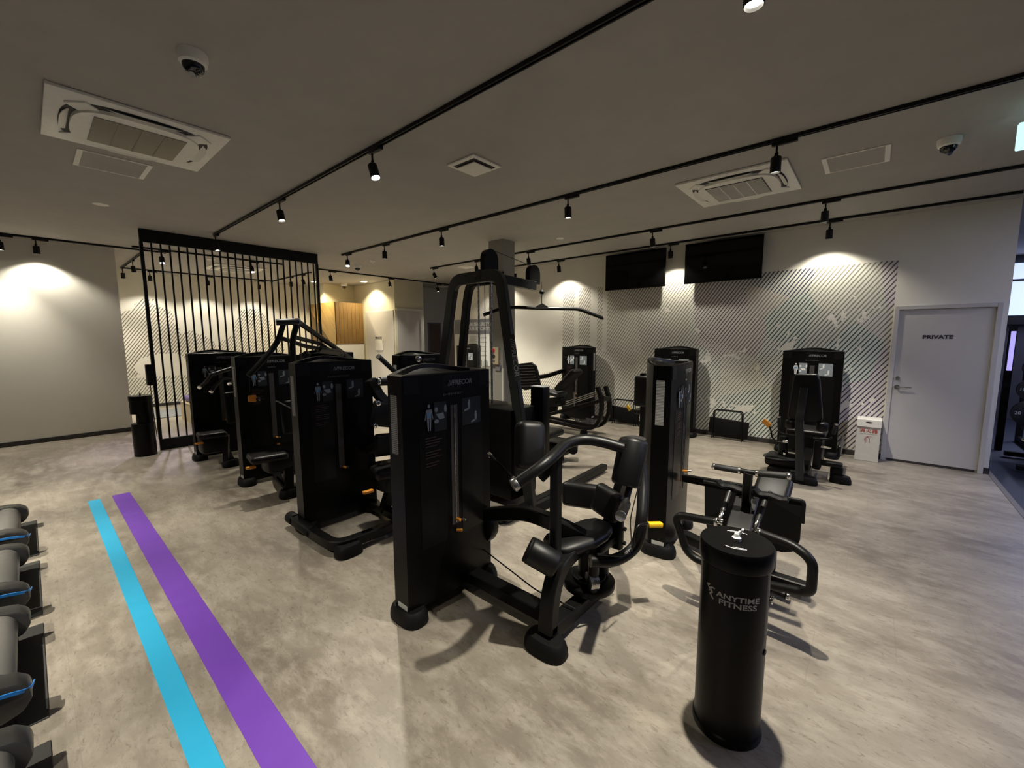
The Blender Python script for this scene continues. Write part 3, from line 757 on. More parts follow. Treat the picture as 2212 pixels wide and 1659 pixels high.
# running figure emblem left of the words
b = nb(); 
def bent(poly):
    vs = [b.verts.new((cx+.1316*math.cos(ac+x/.13), cy+.1316*math.sin(ac+x/.13), .63+y)) for x, y in poly]; b.faces.new(vs)
x0 = -.098
for poly in (ell(x0-.014,.030,.005,.005,10), [(x0-.026,.028),(x0-.022,.031),(x0-.012,.019),(x0+.0,.026),(x0+.013,.026),(x0+.013,.021),(x0+.002,.020),(x0-.011,.010),(x0-.016,.014)],
             [(x0-.008,.014),(x0+.0,.016),(x0+.006,.004),(x0-.002,-.006),(x0+.010,-.020),(x0+.006,-.025),(x0-.012,-.007),(x0-.003,.004)], [(x0-.010,.010),(x0-.004,.008),(x0-.010,.002),(x0-.016,.004)]): bent(poly)
obj('emblem', b, 'sticker_white', wd, 0)
b = nb(); cyl(b, (cx+.1262*math.cos(ang+1.25), cy+.1262*math.sin(ang+1.25), .40), (cx+.13*math.cos(ang+1.25), cy+.13*math.sin(ang+1.25), .40), .012, 14); obj('lock', b, 'slot_dark', wd)
# far bin-like dispenser beside the screen
x2, y2 = .98, 7.72
w2 = thing('wipe_dispenser', 'black cylindrical wipe dispenser with a notch, beside the black screen', 'wipe dispenser', (x2, y2, 0), 'cylindrical wipe dispensers')
b = nb(); lathe(b, [(0,0),(.125,0),(.125,.46),(0,.46)], Matrix.Translation((x2,y2,0)), 40)
obj('body', b, 'shroud_black', w2)
b = nb(); M = Matrix.Translation((x2+.03,y2+.02,.46)); lathe(b, [(0,0),(.095,0),(.095,.14),(0,.14)], M, 32); obj('waist', b, 'shroud_black', w2)
b = nb(); lathe(b, [(0,.60),(.125,.60),(.125,.78),(.130,.785),(.130,.84),(.126,.848),(0,.85)], Matrix.Translation((x2,y2,0)), 40); obj('head', b, 'shroud_black', w2)
b = nb(); lathe(b, [(0,.85),(.012,.85),(.008,.885),(0,.89)], Matrix.Translation((x2,y2,0)), 12); obj('nozzle', b, 'print_grey', w2)

# fire extinguisher box ---------------------------------------------------------------------------
fe = thing('extinguisher_box', 'white fire extinguisher box with red lettering between the art wall and the door', 'extinguisher box', (7.23, -.03, 0))
b = nb(); abox(b, (7.11, -.145, 0), (7.34, .095, .515), .004); obj('body', b, 'white_paint', fe)
b = nb(); abox(b, (7.095, -.150, .455), (7.345, .10, .56), .006); obj('lid', b, 'white_plastic', fe)
b = nb(); M = frame((7.0945, -.025, .52), (0,-1,0), (-1,0,0)); prism(b, ell(0,0,.035,.011,20), M, .0008); obj('grip_hole', b, 'slot_dark', fe)
text('lettering', '消火器', .058, frame((7.1085, -.025, .405), (0,-1,0), (-1,0,0)), 'red_print', fe, offset=.0006, space=1.15)
b = nb(); M = frame((7.1085, -.025, .29), (0,-1,0), (-1,0,0))
def outline(bm, pts, wd_, M, d=.0008):
    for p, q in zip(pts, pts[1:]):
        dx, dy = q[0]-p[0], q[1]-p[1]; L = math.hypot(dx, dy) or 1; nx, ny = -dy/L*wd_/2, dx/L*wd_/2
        prism(bm, [(p[0]+nx,p[1]+ny),(q[0]+nx,q[1]+ny),(q[0]-nx,q[1]-ny),(p[0]-nx,p[1]-ny)], M, d)
outline(b, [(-.018,-.045),(-.018,.015),(-.008,.03),(.008,.03),(.018,.015),(.018,-.045)], .004, M)
outline(b, [(-.004,.032),(.0,.045),(.035,.040)], .004, M); outline(b, [(-.002,.042),(-.02,.035),(-.032,.010),(-.030,-.02)], .004, M)
obj('pictogram', b, 'red_print', fe, 0)
b = nb(); outline(b, [(-.085,.075),(.085,.075)], .002, M); obj('rule', b, 'print_grey', fe, 0)

# step racks by the wall ---------------------------------------------------------------------------
def rack(yc, label):
    r = thing('mat_rack', label, 'rack', (7.2, yc, 0), 'small racks by the art wall')
    for i, x in enumerate((7.17, 7.25)):
        b = nb(); tube(b, [(x, yc+.215, 0), (x, yc+.205, .465-.0*i), (x, yc-.205, .465), (x, yc-.215, 0)], .0085, .05, 8); obj('hoop', b, 'powder_black', r)
    b = nb(); tube(b, [(7.17, yc+.213, .06), (7.25, yc+.213, .06)], .006, n=8); tube(b, [(7.17, yc-.213, .06), (7.25, yc-.213, .06)], .006, n=8); obj('cross_bar', b, 'powder_black', r)
    b = nb(); rbox(b, (.06, .57, .255), Matrix.Translation((7.212, yc-.01, .195)) @ Matrix.Rotation(.06, 4, 'X'), .012); obj('board', b, 'rubber_black', r)
rack(1.68, 'low black hoop rack holding a black board, right of the middle wall tower')
rack(3.46, 'low black hoop rack holding a black board, right of the leg press')

# ------------------------------------------------------------------ machine towers
TWD = .68
def tower(parent, T, logo=True, face='dark', pin=(.53, .46), sticker=1, tname='', feet=True, figure=True, slot=None):
    """weight tower: local x right along the face, y backwards, z up; T puts it in the room"""
    prof = []
    n = 8
    for i in range(n+1): t = i/n; prof.append((TWD*t, -.022*math.sin(math.pi*t)))           # slightly bowed face
    m_ = 10
    for i in range(m_+1): t = i/m_; prof.append((TWD*(1-t), .13+.13*math.sin(math.pi*t)**.8))   # bulging back
    def topz(x, y):
        s = math.sin(math.pi*min(1, max(0, x/TWD))); return 1.437 + .040*s*max(0, y)/.26
    b = nb(); levels = []
    for z in (.075, 1.20, 1.395): levels.append([b.verts.new(T @ V(x, y, z)) for x, y in prof])
    levels.append([b.verts.new(T @ V(x, y, topz(x, y))) for x, y in prof])
    c = (TWD/2, .11)
    def ins(k, dz): return [b.verts.new(T @ V(c[0]+(x-c[0])*k, c[1]+(y-c[1])*k, topz(x, y)+dz)) for x, y in prof]
    levels.append(ins(.93, .006)); levels.append(ins(.84, .004)); levels.append(ins(.80, -.018)); levels.append(ins(.3, -.026))
    k = len(prof)
    for A, B in zip(levels, levels[1:]):
        for j in range(k): b.faces.new((A[j], A[(j+1) % k], B[(j+1) % k], B[j]))
    b.faces.new(levels[-1]); b.faces.new(list(reversed(levels[0])))
    sh = obj('tower_shroud', b, 'shroud_black', parent, 28)
    fy = lambda x: -.022*math.sin(math.pi*x/TWD)
    def plate(name, x0, x1, z0, z1, mt, d=.002, par=sh, mats=None):
        b = nb()
        for i in range(2):
            xa = x0+(x1-x0)*i/2; xb = x0+(x1-x0)*(i+1)/2
            ya, yb = fy(xa), fy(xb)
            q = [T @ V(xa, ya-d, z0), T @ V(xb, yb-d, z0), T @ V(xb, yb-d, z1), T @ V(xa, ya-d, z1)]
            r_ = [T @ V(xa, ya+.001, z0), T @ V(xb, yb+.001, z0), T @ V(xb, yb+.001, z1), T @ V(xa, ya+.001, z1)]
            vs = [b.verts.new(p) for p in q+r_]
            for f in ((0,1,2,3),(7,6,5,4),(0,4,5,1),(3,2,6,7),(0,3,7,4),(1,5,6,2)): b.faces.new([vs[j] for j in f])
        return obj(name, b, mt, par, 0)
    plate('header', .012, .668, 1.335, 1.425, 'panel_black', .003)
    plate('panel_left', .10, .285, .42, 1.10, 'panel_black', .0025); plate('panel_right', .405, .60, .42, 1.10, 'panel_black', .0025)
    if slot: plate('weight_window', .315, .365, .50, 1.245, slot, .003)
    else:
        plate('weight_window', .322, .376, .50, 1.245, 'slot_dark', .002)
        b = nb(); p0 = T @ V(.349, fy(.35)-.006, .51); p1 = T @ V(.349, fy(.35)-.006, 1.24); cyl(b, p0, p1, .0035, 8); obj('guide_rod', b, 'steel', sh)
    pl = 'placard_grey' if face == 'dark' else 'placard_light'; wf = 'print_body' if face == 'dark' else 'print_white'
    # placards with little figures
    def placard(name, x0, x1, z0, z1, kind):
        b = nb(); xm = (x0+x1)/2
        M = T @ Matrix(((1,0,0,0),(0,0,-1,fy(xm)-.004),(0,1,0,0),(0,0,0,1)))     # local xy on the face
        def poly(pp, idx, d=.0006):
            n0 = len(b.faces); prism(b, pp, M, d); paint(b, n0, idx)
        if kind == 'left':
            xa = x0+(x1-x0)*.42
            poly([(xa,z0),(x1,z0),(x1,z1),(xa,z1)], 0)
            px = x0+(x1-x0)*.18; zb = z0+.012; h = (z1-z0)*.90
            for pp in (ell(px, zb+h*.93, h*.055, h*.07, 10), [(px-h*.12,zb+h*.80),(px+h*.12,zb+h*.80),(px+h*.10,zb+h*.46),(px-h*.10,zb+h*.46)],
                       [(px-h*.10,zb+h*.47),(px-.002,zb+h*.44),(px-h*.02,zb),(px-h*.07,zb)], [(px+.002,zb+h*.44),(px+h*.10,zb+h*.47),(px+h*.07,zb),(px+h*.02,zb)],
                       [(px-h*.13,zb+h*.79),(px-h*.10,zb+h*.78),(px-h*.17,zb+h*.40),(px-h*.20,zb+h*.42)], [(px+h*.10,zb+h*.78),(px+h*.13,zb+h*.79),(px+h*.20,zb+h*.42),(px+h*.17,zb+h*.40)]): poly(pp, 1, .0012)
            poly([(px-h*.09,zb+h*.68),(px+h*.09,zb+h*.68),(px+h*.08,zb+h*.50),(px-h*.08,zb+h*.50)], 2, .0016)
            gx = (xa+x1)/2; gz = (z0+z1)/2; g = (z1-z0)
            for pp in (ell(gx-g*.18, gz+g*.25, g*.07, g*.09, 10), ell(gx+g*.22, gz+g*.25, g*.06, g*.14, 10), [(gx-g*.2,gz+g*.1),(gx+g*.12,gz+g*.12),(gx+g*.18,gz-g*.08),(gx-g*.05,gz-g*.1)], ell(gx-g*.18, gz-g*.15, g*.10, g*.07, 10)): poly(pp, 1, .0012)
        else:
            poly([(x0,z0),(x1,z0),(x1,z1),(x0,z1)], 0)
            w_ = x1-x0; h = z1-z0
            for ox, oz in ((.32*w_, .70*h), (.68*w_, .24*h)) if face == 'dark' else ((.3*w_, .72*h), (.66*w_, .26*h)):
                gx = x0+ox; gz = z0+oz; g = h*.42
                for pp in (ell(gx+g*.12, gz+g*.42, g*.11, g*.13, 10), [(gx-g*.05,gz+g*.32),(gx+g*.24,gz+g*.30),(gx+g*.22,gz-g*.25),(gx+.0,gz-g*.30)], [(gx+g*.1,gz-g*.12),(gx+g*.1,gz-g*.34),(gx-g*.45,gz-g*.44),(gx-g*.45,gz-g*.30)]): poly(pp, 1, .0012)
        return obj(name, b, [pl, wf, 'print_blue'], sh, 0)
    if figure:
        placard('placard', .135, .292, 1.105, 1.275, 'left'); placard('placard', .418, .575, 1.105, 1.275, 'right')
        b = nb(); M = T @ Matrix(((1,0,0,0),(0,0,-1,fy(.2)-.004),(0,1,0,0),(0,0,0,1)))
        for k_ in range(11): 
            if k_ in (4, 8): continue
            outline(b, [(.135, 1.075-k_*.0165), (.21+.07*((k_*37 % 10)/10), 1.075-k_*.0165)], .004, M)
        obj('instruction_print', b, 'print_red' if face != 'dark' else 'print_red', sh, 0)
        M = T @ Matrix(((1,0,0,.349),(0,0,-1,-.024),(0,1,0,1.312),(0,0,0,1)))
        text('caption', tname or 'マシン', .018, M, 'print_grey', sh)
    if logo:
        M = T @ Matrix(((1,0,0,.40),(0,0,-1,-.027),(0,1,0,1.378),(0,0,0,1)))
        text('logo', '///PRECOR', .042, M, 'logo_silver', sh, shear=.12, offset=.0008)
    for i, z in enumerate(pin):
        b = nb(); p = T @ V(.352, -.026, z); q = T @ V(.352+.012*i, -.062, z+.004); cyl(b, p, q, .010, 12, .002)
        obj('selector_pin', b, 'orange', sh)
    if pin:
        b = nb(); cyl(b, T @ V(.364, -.062, pin[0]+.004), T @ V(.372, -.085, pin[0]+.006), .0085, 12); obj('pin_tip', b, 'steel', sh)
    if sticker:
        xs = -.0015 if sticker > 0 else TWD-.0005
        b = nb(); q = [T @ V(xs, .045, 1.0), T @ V(xs+.002, .045, 1.0), T @ V(xs+.002, .105, 1.0), T @ V(xs, .105, 1.0)]
        q2 = [p + (T.to_3x3() @ V(0,0,.33)) for p in q]; vs = [b.verts.new(p) for p in q+q2]
        for f in ((0,1,2,3),(7,6,5,4),(0,4,5,1),(3,2,6,7),(0,3,7,4),(1,5,6,2)): b.faces.new([vs[j] for j in f])
        obj('warning_label', b, 'label_lines', sh, 0)
        b = nb(); q = [T @ V(xs, .01, .085), T @ V(xs+.002, .01, .085), T @ V(xs+.002, .10, .085), T @ V(xs, .10, .085)]
        q2 = [p + (T.to_3x3() @ V(0,0,.03)) for p in q]; vs = [b.verts.new(p) for p in q+q2]
        for f in ((0,1,2,3),(7,6,5,4),(0,4,5,1),(3,2,6,7),(0,3,7,4),(1,5,6,2)): b.faces.new([vs[j] for j in f])
        obj('serial_label', b, 'sticker_white', sh, 0)
    if feet:
        for x in (.045, TWD-.045): pod(parent, T @ V(x, .06, 0), T.to_3x3() @ V(0,1,0), .26, .165)
    b = nb(); sweep(b, [T @ V(.03, .07, .06), T @ V(TWD-.03, .07, .06)], rect(.10, .05), (0,0,1)); obj('base_beam', b, 'powder_black', parent)
    return sh
def pod(parent, p, d, L=.24, W=.15, h=.085):
    """rounded foot"""
    p = Vector(p); d = Vector(d).normalized(); s = V(-d.y, d.x, 0)
    def ring(k, z):
        o = []
        for i in range(20):
            t = 2*math.pi*i/20; c, q = math.cos(t), math.sin(t)
            e = 2.8; o.append(p*1 + d*(L/2*k*math.copysign(abs(c)**(2/e), c)) + s*(W/2*k*math.copysign(abs(q)**(2/e), q)) + V(0,0,z-p.z))
        return o
    b = nb(); R = [[b.verts.new(v) for v in ring(k, z)] for k, z in ((.97, 0), (1, .012), (.98, .04), (.88, h-.012), (.78, h))]
    for A, B in zip(R, R[1:]):
        for j in range(20): b.faces.new((A[j], A[(j+1) % 20], B[(j+1) % 20], B[j]))
    b.faces.new(R[-1]); b.faces.new(list(reversed(R[0])))
    return obj('foot', b, 'rubber_black', parent)
def TT(x, y, deg=0): return Matrix.Translation((x, y, 0)) @ Matrix.Rotation(math.radians(deg), 4, 'Z')
def pad(name, parent, c, x, z, size, bev=.03, mat='vinyl_black', seg=4):
    b = nb(); rbox(b, size, frame(c, x, z), bev, seg); return obj(name, b, mat, parent, 50)
def grip(parent, p0, p1, r=.019, cap='chrome', name='handle_grip', mat='foam_black', capl=.016):
    p0 = Vector(p0); p1 = Vector(p1); d = (p1-p0).normalized()
    b = nb(); cyl(b, p0, p1, r, 18, .003); g = obj(name, b, mat, parent)
    b = nb(); cyl(b, p1, p1+d*capl, r*1.06, 18, .003); obj('end_cap', b, cap, g)
    return g
def part(name, parent, fn, mat='powder_black', smooth=35):
    b = nb(); fn(b); return obj(name, b, mat, parent, smooth)
A_ = at

# ---- M1: rotary torso machine, nearest
m1 = thing('torso_rotation_machine', 'black torso rotation machine nearest the camera with yellow lever and roller pads', 'gym machine', (1.80, 1.6, 0), 'weight stack machines')
tower(m1, TT(1.295, 1.905), tname='ロータリートルソー')
part('base_beam', m1, lambda b: beam(b, [(1.80,1.92,.085),(1.80,1.16,.085)], .095, .075, up=(0,0,1)))
part('base_beam', m1, lambda b: beam(b, [(1.66,1.20,.10),(2.24,1.20,.085)], .085, .08, up=(0,0,1)))
pod(m1, (1.655,1.20,0), (0,1,0), .25, .15)
part('guide_cable', m1, lambda b: tube(b, [(1.90,1.90,.22),(1.84,1.40,.16),(1.86,1.15,.15)], .004, n=8), 'cable_black')
part('pulley_cover', m1, lambda b: cyl(b, (1.93,1.98,.36), (2.01,1.98,.36), .13, 28, .02), 'powder_black')
part('support_post', m1, lambda b: beam(b, [(1.67,1.20,.10),(1.695,1.20,.30),(1.76,1.20,.42),(1.92,1.20,.455),(2.06,1.20,.44)], .07, .085, .10, up=(0,1,0)), 'powder_black')
part('column', m1, lambda b: (cyl(b, (2.09,1.20,.10), (2.09,1.20,.44), .065, 24), cyl(b, (2.0,1.12,.16), (2.0,1.12,.40), .03, 16), cyl(b, (2.16,1.14,.13),(2.16,1.14,.42), .03, 16)))
part('turntable', m1, lambda b: (cyl(b, (2.09,1.20,.165), (2.09,1.20,.205), .155, 36, .008), cyl(b, (2.09,1.2,.205),(2.09,1.2,.235), .10, 30, .006)), 'shroud_black')
part('column_disc', m1, lambda b: cyl(b, (1.98,1.14,.26), (2.02,1.11,.26), .05, 20), 'steel')
# saddle seat, narrow nose towards the camera side
def saddle(b):
    sec = [(0,.085,.0,.05),(.04,.115,.0,.075),(.12,.125,.004,.085),(.22,.13,.012,.08),(.31,.12,.028,.07),(.37,.09,.04,.055),(.40,.05,.045,.03)]
    rings = []
    p0 = V(1.84,1.30,.50); d = V(.93,-.36,0).normalized(); s = V(-d.y,d.x,0)
    for t, w_, dz, hh in sec:
        ring = []
        for i in range(16):
            a = 2*math.pi*i/16; c, q = math.cos(a), math.sin(a)
            ring.append(b.verts.new(p0+d*t+s*(w_*math.copysign(abs(c)**.7, c))+V(0,0,dz-.03+hh*.55*math.copysign(abs(q)**.8, q))))
        rings.append(ring)
    for A, B in zip(rings, rings[1:]):
        for j in range(16): b.faces.new((A[j], A[(j+1) % 16], B[(j+1) % 16], B[j]))
    b.faces.new(list(reversed(rings[0]))); b.faces.new(rings[-1])
part('seat', m1, saddle, 'vinyl_black', 60)
part('seat_bracket', m1, lambda b: (rbox(b, (.05,.09,.20), Matrix.Translation((2.27,1.12,.45)), .015, 3), rbox(b, (.20,.10,.05), Matrix.Translation((2.14,1.15,.42)), .01)), 'powder_black')
for i, z in enumerate((.40, .49)): part('bolt', m1, lambda b: cyl(b, (2.27,1.075,z), (2.27,1.055,z), .012, 12), 'powder_black')
pc = A_(1258,1070,0,2.30); pad('back_pad', m1, pc, (.35,-1,0), (-1,-.35,.05), (.27,.165,.07), .033)
pc = A_(1312,1086,0,2.24); pad('back_pad', m1, pc, (-.15,-1,-.25), (-1,.15,.1), (.20,.19,.07), .033)
part('pad_post', m1, lambda b: beam(b, [(2.28,1.20,.42),(2.34,1.16,.62),(2.34,1.12,.78)], .05, .09, up=(1,0,0)), 'powder_black')
# horizontal member from the tower to the seat post
part('upper_frame', m1, lambda b: beam(b, [A_(1040,1112,1,1.95), A_(1090,1108,1,1.72), A_(1140,1107,1,1.52), A_(1195,1128,1,1.30), A_(1262,1162,1,1.20)], .06, .085, .10, up=(0,0,1)))
part('upright', m1, lambda b: beam(b, [(1.75,1.21,.42),(1.75,1.21,1.06)], .05, .05), 'powder_black')
# big bent arm carrying the rollers
pR = V(2.20,.98,0)
armpts = [A_(1275,1212,1,1.12), A_(1330,1213,1,1.02), A_(1376,1182,1,.96), A_(1386,1130,1,.94), A_(1391,1040,1,1.0), A_(1382,985,1,1.05)]
part('swing_arm', m1, lambda b: tube(b, armpts, .034, .09, 18))
top = [A_(1346,968,2,1.06), A_(1300,954,2,1.09), A_(1258,948,2,1.10), A_(1222,958,2,1.09), A_(1180,1000,2,1.05), A_(1118,1043,2,.97)]
part('swing_arm', m1, lambda b: tube(b, top, .029, .10, 18))
d_ = (top[-1]-top[-2]).normalized(); part('end_cap', m1, lambda b: cyl(b, top[-1], top[-1]+d_*.03, .032, 20, .005), 'steel')
part('roller_pad', m1, lambda b: cyl(b, A_(1351,1050,1,.955), A_(1370,948,1,.955), .079, 32, .022), 'vinyl_black', 50)
rt = A_(1370,948,1,.955); part('roller_cap', m1, lambda b: cyl(b, rt+V(0,0,-.004), rt+V(0,0,.006), .062, 30, .004), 'tread_hood')
pL0 = A_(1141,1186,2,.53); pL1 = A_(1204,1222,2,.455); dL = (pL1-pL0)
part('roller_pad', m1, lambda b: cyl(b, pL0, pL1, .071, 32, .016), 'vinyl_black', 50)
part('roller_cap', m1, lambda b: cyl(b, pL0-dL.normalized()*.006, pL0+dL.normalized()*.01, .068, 30, .006), 'rubber_black')
h0 = A_(1360,1052,1,.93); h1 = A_(1347,1100,1,.93)
part('handle', m1, lambda b: cyl(b, h1, h0, .017, 18, .003), 'foam_black'); part('handle_cap', m1, lambda b: cyl(b, h0, h0+(h0-h1).normalized()*.022, .021, 18, .004), 'chrome')
g0 = A_(1352,1088,1,.95); g1 = A_(1341,1114,1,.88); part('handle_stub', m1, lambda b: cyl(b, g0, g1, .026, 20, .003)); part('handle_cap', m1, lambda b: cyl(b, g1, g1+(g1-g0).normalized()*.012, .027, 20, .004), 'steel')
# second roller arm partly behind, tall pad on the left
pc = A_(1144,962,1,1.36); pad('roller_pad', m1, pc, (.85,-.52,-.12), (-.5,-.75,.3), (.155,.26,.12), .04)
part('pad_bracket', m1, lambda b: (beam(b, [A_(1168,1035,1,1.30), A_(1202,1002,1,1.24)], .03, .04), cyl(b, A_(1150,1010,1,1.34), A_(1174,1024,1,1.25), .022, 14)))
l0 = A_(1108,1032,1,1.42); l1 = A_(1060,985,1,1.60); part('lever', m1, lambda b: tube(b, [l0, l1], .010, n=10)); part('lever_cap', m1, lambda b: cyl(b, l1, l1+(l1-l0).normalized()*.022, .013, 12), 'chrome'); part('lever_cap', m1, lambda b: cyl(b, l0, l0+(l0-l1).normalized()*.018, .012, 12), 'chrome')
# yellow adjustment lever
lv = [A_(1290,1197,1,1.05), A_(1345,1202,1,.98), A_(1368,1185,1,.95), A_(1371,1150,1,.93), A_(1380,1133,1,.92), A_(1400,1131,1,.90)]
part('lever_rod', m1, lambda b: tube(b, lv, .006, .03, 10))
yc = A_(1415,1133,1,.89); lvp = pad('lever_knob', m1, yc, (.72,-.62,-.05), (0,0,1), (.085,.036,.026), .005, 'yellow', 2)
part('cable', m1, lambda b: tube(b, [A_(1397,975,1,.86), A_(1382,1040,1,.87), A_(1361,1120,1,.89), A_(1365,1190,1,.93)], .0028, .05, 8), 'cable_black')

# ---- R2: cable grip machine right of it, in front of the right tower
m2 = thing('leg_machine', 'black machine with T handle, two bent grip bars and wide footplate behind the dispenser', 'gym machine', (2.9, .6, 0), 'weight stack machines')
tower(m2, TT(2.985, 1.075, 6), slot=None, pin=(.58,.50), tname='')
PX = 2.50
def ax(px, py, x=PX): return A_(px, py, 0, x)
# T handle
tl, tr = ax(1545,1008), ax(1700,1028); tc0, tc1 = ax(1601,1017), ax(1633,1022)
grip(m2, tc0, tl, .0175, 'chrome'); grip(m2, tc1, tr, .0175, 'chrome')
part('handle_collar', m2, lambda b: (cyl(b, tc0+V(0,.002,0), tc0+V(0,.012,.0), .0195, 16), cyl(b, tc1, tc1+V(0,-.012,0), .0195, 16)), 'chrome')
part('handle_bar', m2, lambda b: (cyl(b, tc0, tc1, .014, 14), beam(b, [(tc0+tc1)/2, A_(1613,1060,0,2.56), A_(1612,1082,0,2.62)], .035, .045, up=(0,1,0))))
part('main_beam', m2, lambda b: beam(b, [A_(1615,1078,0,2.68), A_(1606,1110,0,2.58), A_(1592,1160,0,2.42), (2.42,.52,.30)], .06, .12, .05, up=(0,1,0)), 'vinyl_black')
part('pivot_plate', m2, lambda b: cyl(b, A_(1613,1083,0,2.66), A_(1613,1083,0,2.64), .045, 24), 'shroud_black')
# wide dark footplate made of two wings
pt = lambda px, py, x=2.78: A_(px, py, 0, x)
def plate_w(b):
    P = [pt(1522,1041), pt(1640,1066), pt(1735,1084), pt(1731,1120), pt(1727,1170,2.86), pt(1712,1192,2.9), pt(1690,1193,2.9), pt(1600,1172,2.88), pt(1530,1150,2.86), pt(1522,1120)]
    a = [b.verts.new(p) for p in P]; c = [b.verts.new(p+V(.03,0,0)) for p in P]; k = len(P)
    b.faces.new(a); b.faces.new(list(reversed(c)))
    for j in range(k): b.faces.new((a[j], a[(j+1) % k], c[(j+1) % k], c[j]))
part('footplate', m2, plate_w, 'rubber_black', 0)
part('plate_rim', m2, lambda b: tube(b, [pt(1520,1040), pt(1640,1065), pt(1737,1083), pt(1733,1130)], .011, .02, 10))
sp = A_(1668,1060,0,3.0); pad('seat_pad', m2, sp, (0,-1,0), (-.35,0,.94), (.20,.24,.075), .03)
part('seat_frame', m2, lambda b: (beam(b, [(3.12,.42,.52),(3.12,.42,.10)], .06, .06), rbox(b, (.16,.14,.05), Matrix.Translation((3.10,.42,.54)), .01)))
part('tower_arm', m2, lambda b: beam(b, [A_(1480,1033,0,3.28), A_(1560,1047,0,2.98), A_(1625,1060,0,2.84)], .055, .055, up=(0,0,1)))
part('base_beam', m2, lambda b: (beam(b, [(3.3,1.05,.07),(3.1,.50,.07),(2.55,.50,.06)], .08, .07, .08), beam(b, [(3.1,.55,.06),(3.1,.20,.06)], .07, .06)))
pod(m2, (2.42,.52,0), (1,0,0), .2, .14)
for q, nm in ((A_(1672,1298,2,.045), 0), (A_(1706,1289,2,.045), 0)): 
    part('foot_roller', m2, lambda b: cyl(b, q+V(.05,.26,0), q+V(.0,.02,0), .024, 18, .004)); part('roller_cap', m2, lambda b: cyl(b, q+V(0,.02,0), q, .026, 18, .004), 'chrome')
for side in (0, 1):
    if side == 0: P = [ax(1545,1127), ax(1470,1113), ax(1460,1122), ax(1482,1188), ax(1502,1207), ax(1560,1228)]
    else: P = [ax(1643,1152), ax(1715,1178,2.47), ax(1757,1212,2.44), ax(1752,1277,2.46), ax(1735,1279,2.48), ax(1655,1262)]
    part('grip_bar', m2, lambda b: tube(b, P, .0235, .055, 18))
    e = P[0]; d = (P[0]-P[1]).normalized()
    part('bar_collar', m2, lambda b: (cyl(b, e-d*.004, e+d*.014, .0255, 18, .003), cyl(b, e+d*.014, e+d*.03, .010, 12), cyl(b, e+d*.03, e+d*.04, .014, 12, .003)), 'chrome')
    q = ax(1555,1122) if side == 0 else ax(1630,1145); q2 = A_(1578,1058,0,2.66) if side == 0 else A_(1655,1076,0,2.62)
    u = (q2-q)
    part('clip', m2, lambda b: (cyl(b, q, q+u*.30, .013, 14, .004), cyl(b, q-V(0,.018,0), q+V(0,.018,0), .008, 10, .002)), 'chrome')
    part('strap', m2, lambda b: cyl(b, q+u*.28, q2, .0145, 14), 'vinyl_grey')
    r_ = A_(1580,1052,0,2.66) if side == 0 else A_(1663,1071,0,2.62)
    def rocker(b):
        L = r_ + V(0,.075,.014); R_ = r_ + V(0,-.085,-.004)
        sweep(b, fil([L+V(0,0,.008), r_+V(0,.05,-.004), r_+V(0,0,.006), r_+V(0,-.05,-.008), R_+V(0,0,.004)], .03), rect(.05,.03,.012), (0,0,1))
    part('rocker', m2, rocker, 'rubber_black'); part('rocker_bolt', m2, lambda b: cyl(b, r_+V(0,0,.016), r_+V(0,0,.026), .009, 12), 'steel')

# ---- M2 / M3 / M4 row on the left
m3 = thing('back_extension_machine', 'black machine second in the near row, with a low tube frame on the floor', 'gym machine', (1.75, 3.4, 0), 'weight stack machines')
tower(m3, TT(1.405, 3.53), slot='window_grey', pin=(.50,), tname='バックエクステンション')
part('floor_tube', m3, lambda b: beam(b, [(1.395,3.78,.075),(1.385,3.30,.075),(1.40,2.97,.075),(1.62,2.955,.075),(2.50,2.955,.075),(2.50,3.50,.075)], .075, .075, .14, up=(0,0,1)))
part('rubber_sleeve', m3, lambda b: (cyl(b, (1.392,3.66,.075), (1.385,3.34,.075), .048, 20, .006), cyl(b, (1.393,3.80,.075), (1.393,3.69,.075), .050, 20, .006)), 'rubber_black')
pod(m3, (1.475,2.93,0), (1,0,0), .21, .15)
part('base_beam', m3, lambda b: beam(b, [(2.02,3.56,.07),(2.02,2.97,.07)], .08, .07, up=(0,0,1)))
part('spine', m3, lambda b: (beam(b, [(2.02,3.30,.07),(2.05,3.15,.42)], .06, .10, up=(1,0,0)), beam(b, [(2.02,3.50,.6),(2.10,3.2,.75),(2.14,3.05,1.05)], .07, .12, .1, up=(1,0,0))))
pad('seat', m3, (1.98,3.05,.53), (1,-.25,0), (-.12,0,1), (.40,.30,.09), .035)
part('seat_plate', m3, lambda b: rbox(b, (.3,.2,.16), Matrix.Translation((2.0,3.1,.42)), .03, 2), 'powder_black')
pad('lever_knob', m3, A_(795,1062,1,2.98), (1,-.1,0), (0,0,1), (.085,.04,.022), .006, 'orange', 2)
pad('arm_plate', m3, A_(832,895,1,3.15), (1,0,-.25), (0,-1,0), (.26,.22,.05), .05, 'powder_black')
pad('arm_plate', m3, A_(835,960,1,3.15), (1,0,-.1), (0,-1,0), (.24,.20,.05), .06, 'powder_black')
part('arm', m3, lambda b: beam(b, [A_(800,820,1,3.2), A_(822,862,1,3.18), A_(862,882,1,3.15)], .07, .09, .08, up=(0,1,0)))
for px, py in ((816,871), (810,920)): part('pivot_cap', m3, lambda b: lathe(b, [(.012,0),(.022,0),(.022,.012),(.012,.014)], frame(A_(px,py,1,3.09), (1,0,0), (0,-1,0)), 20), 'chrome')
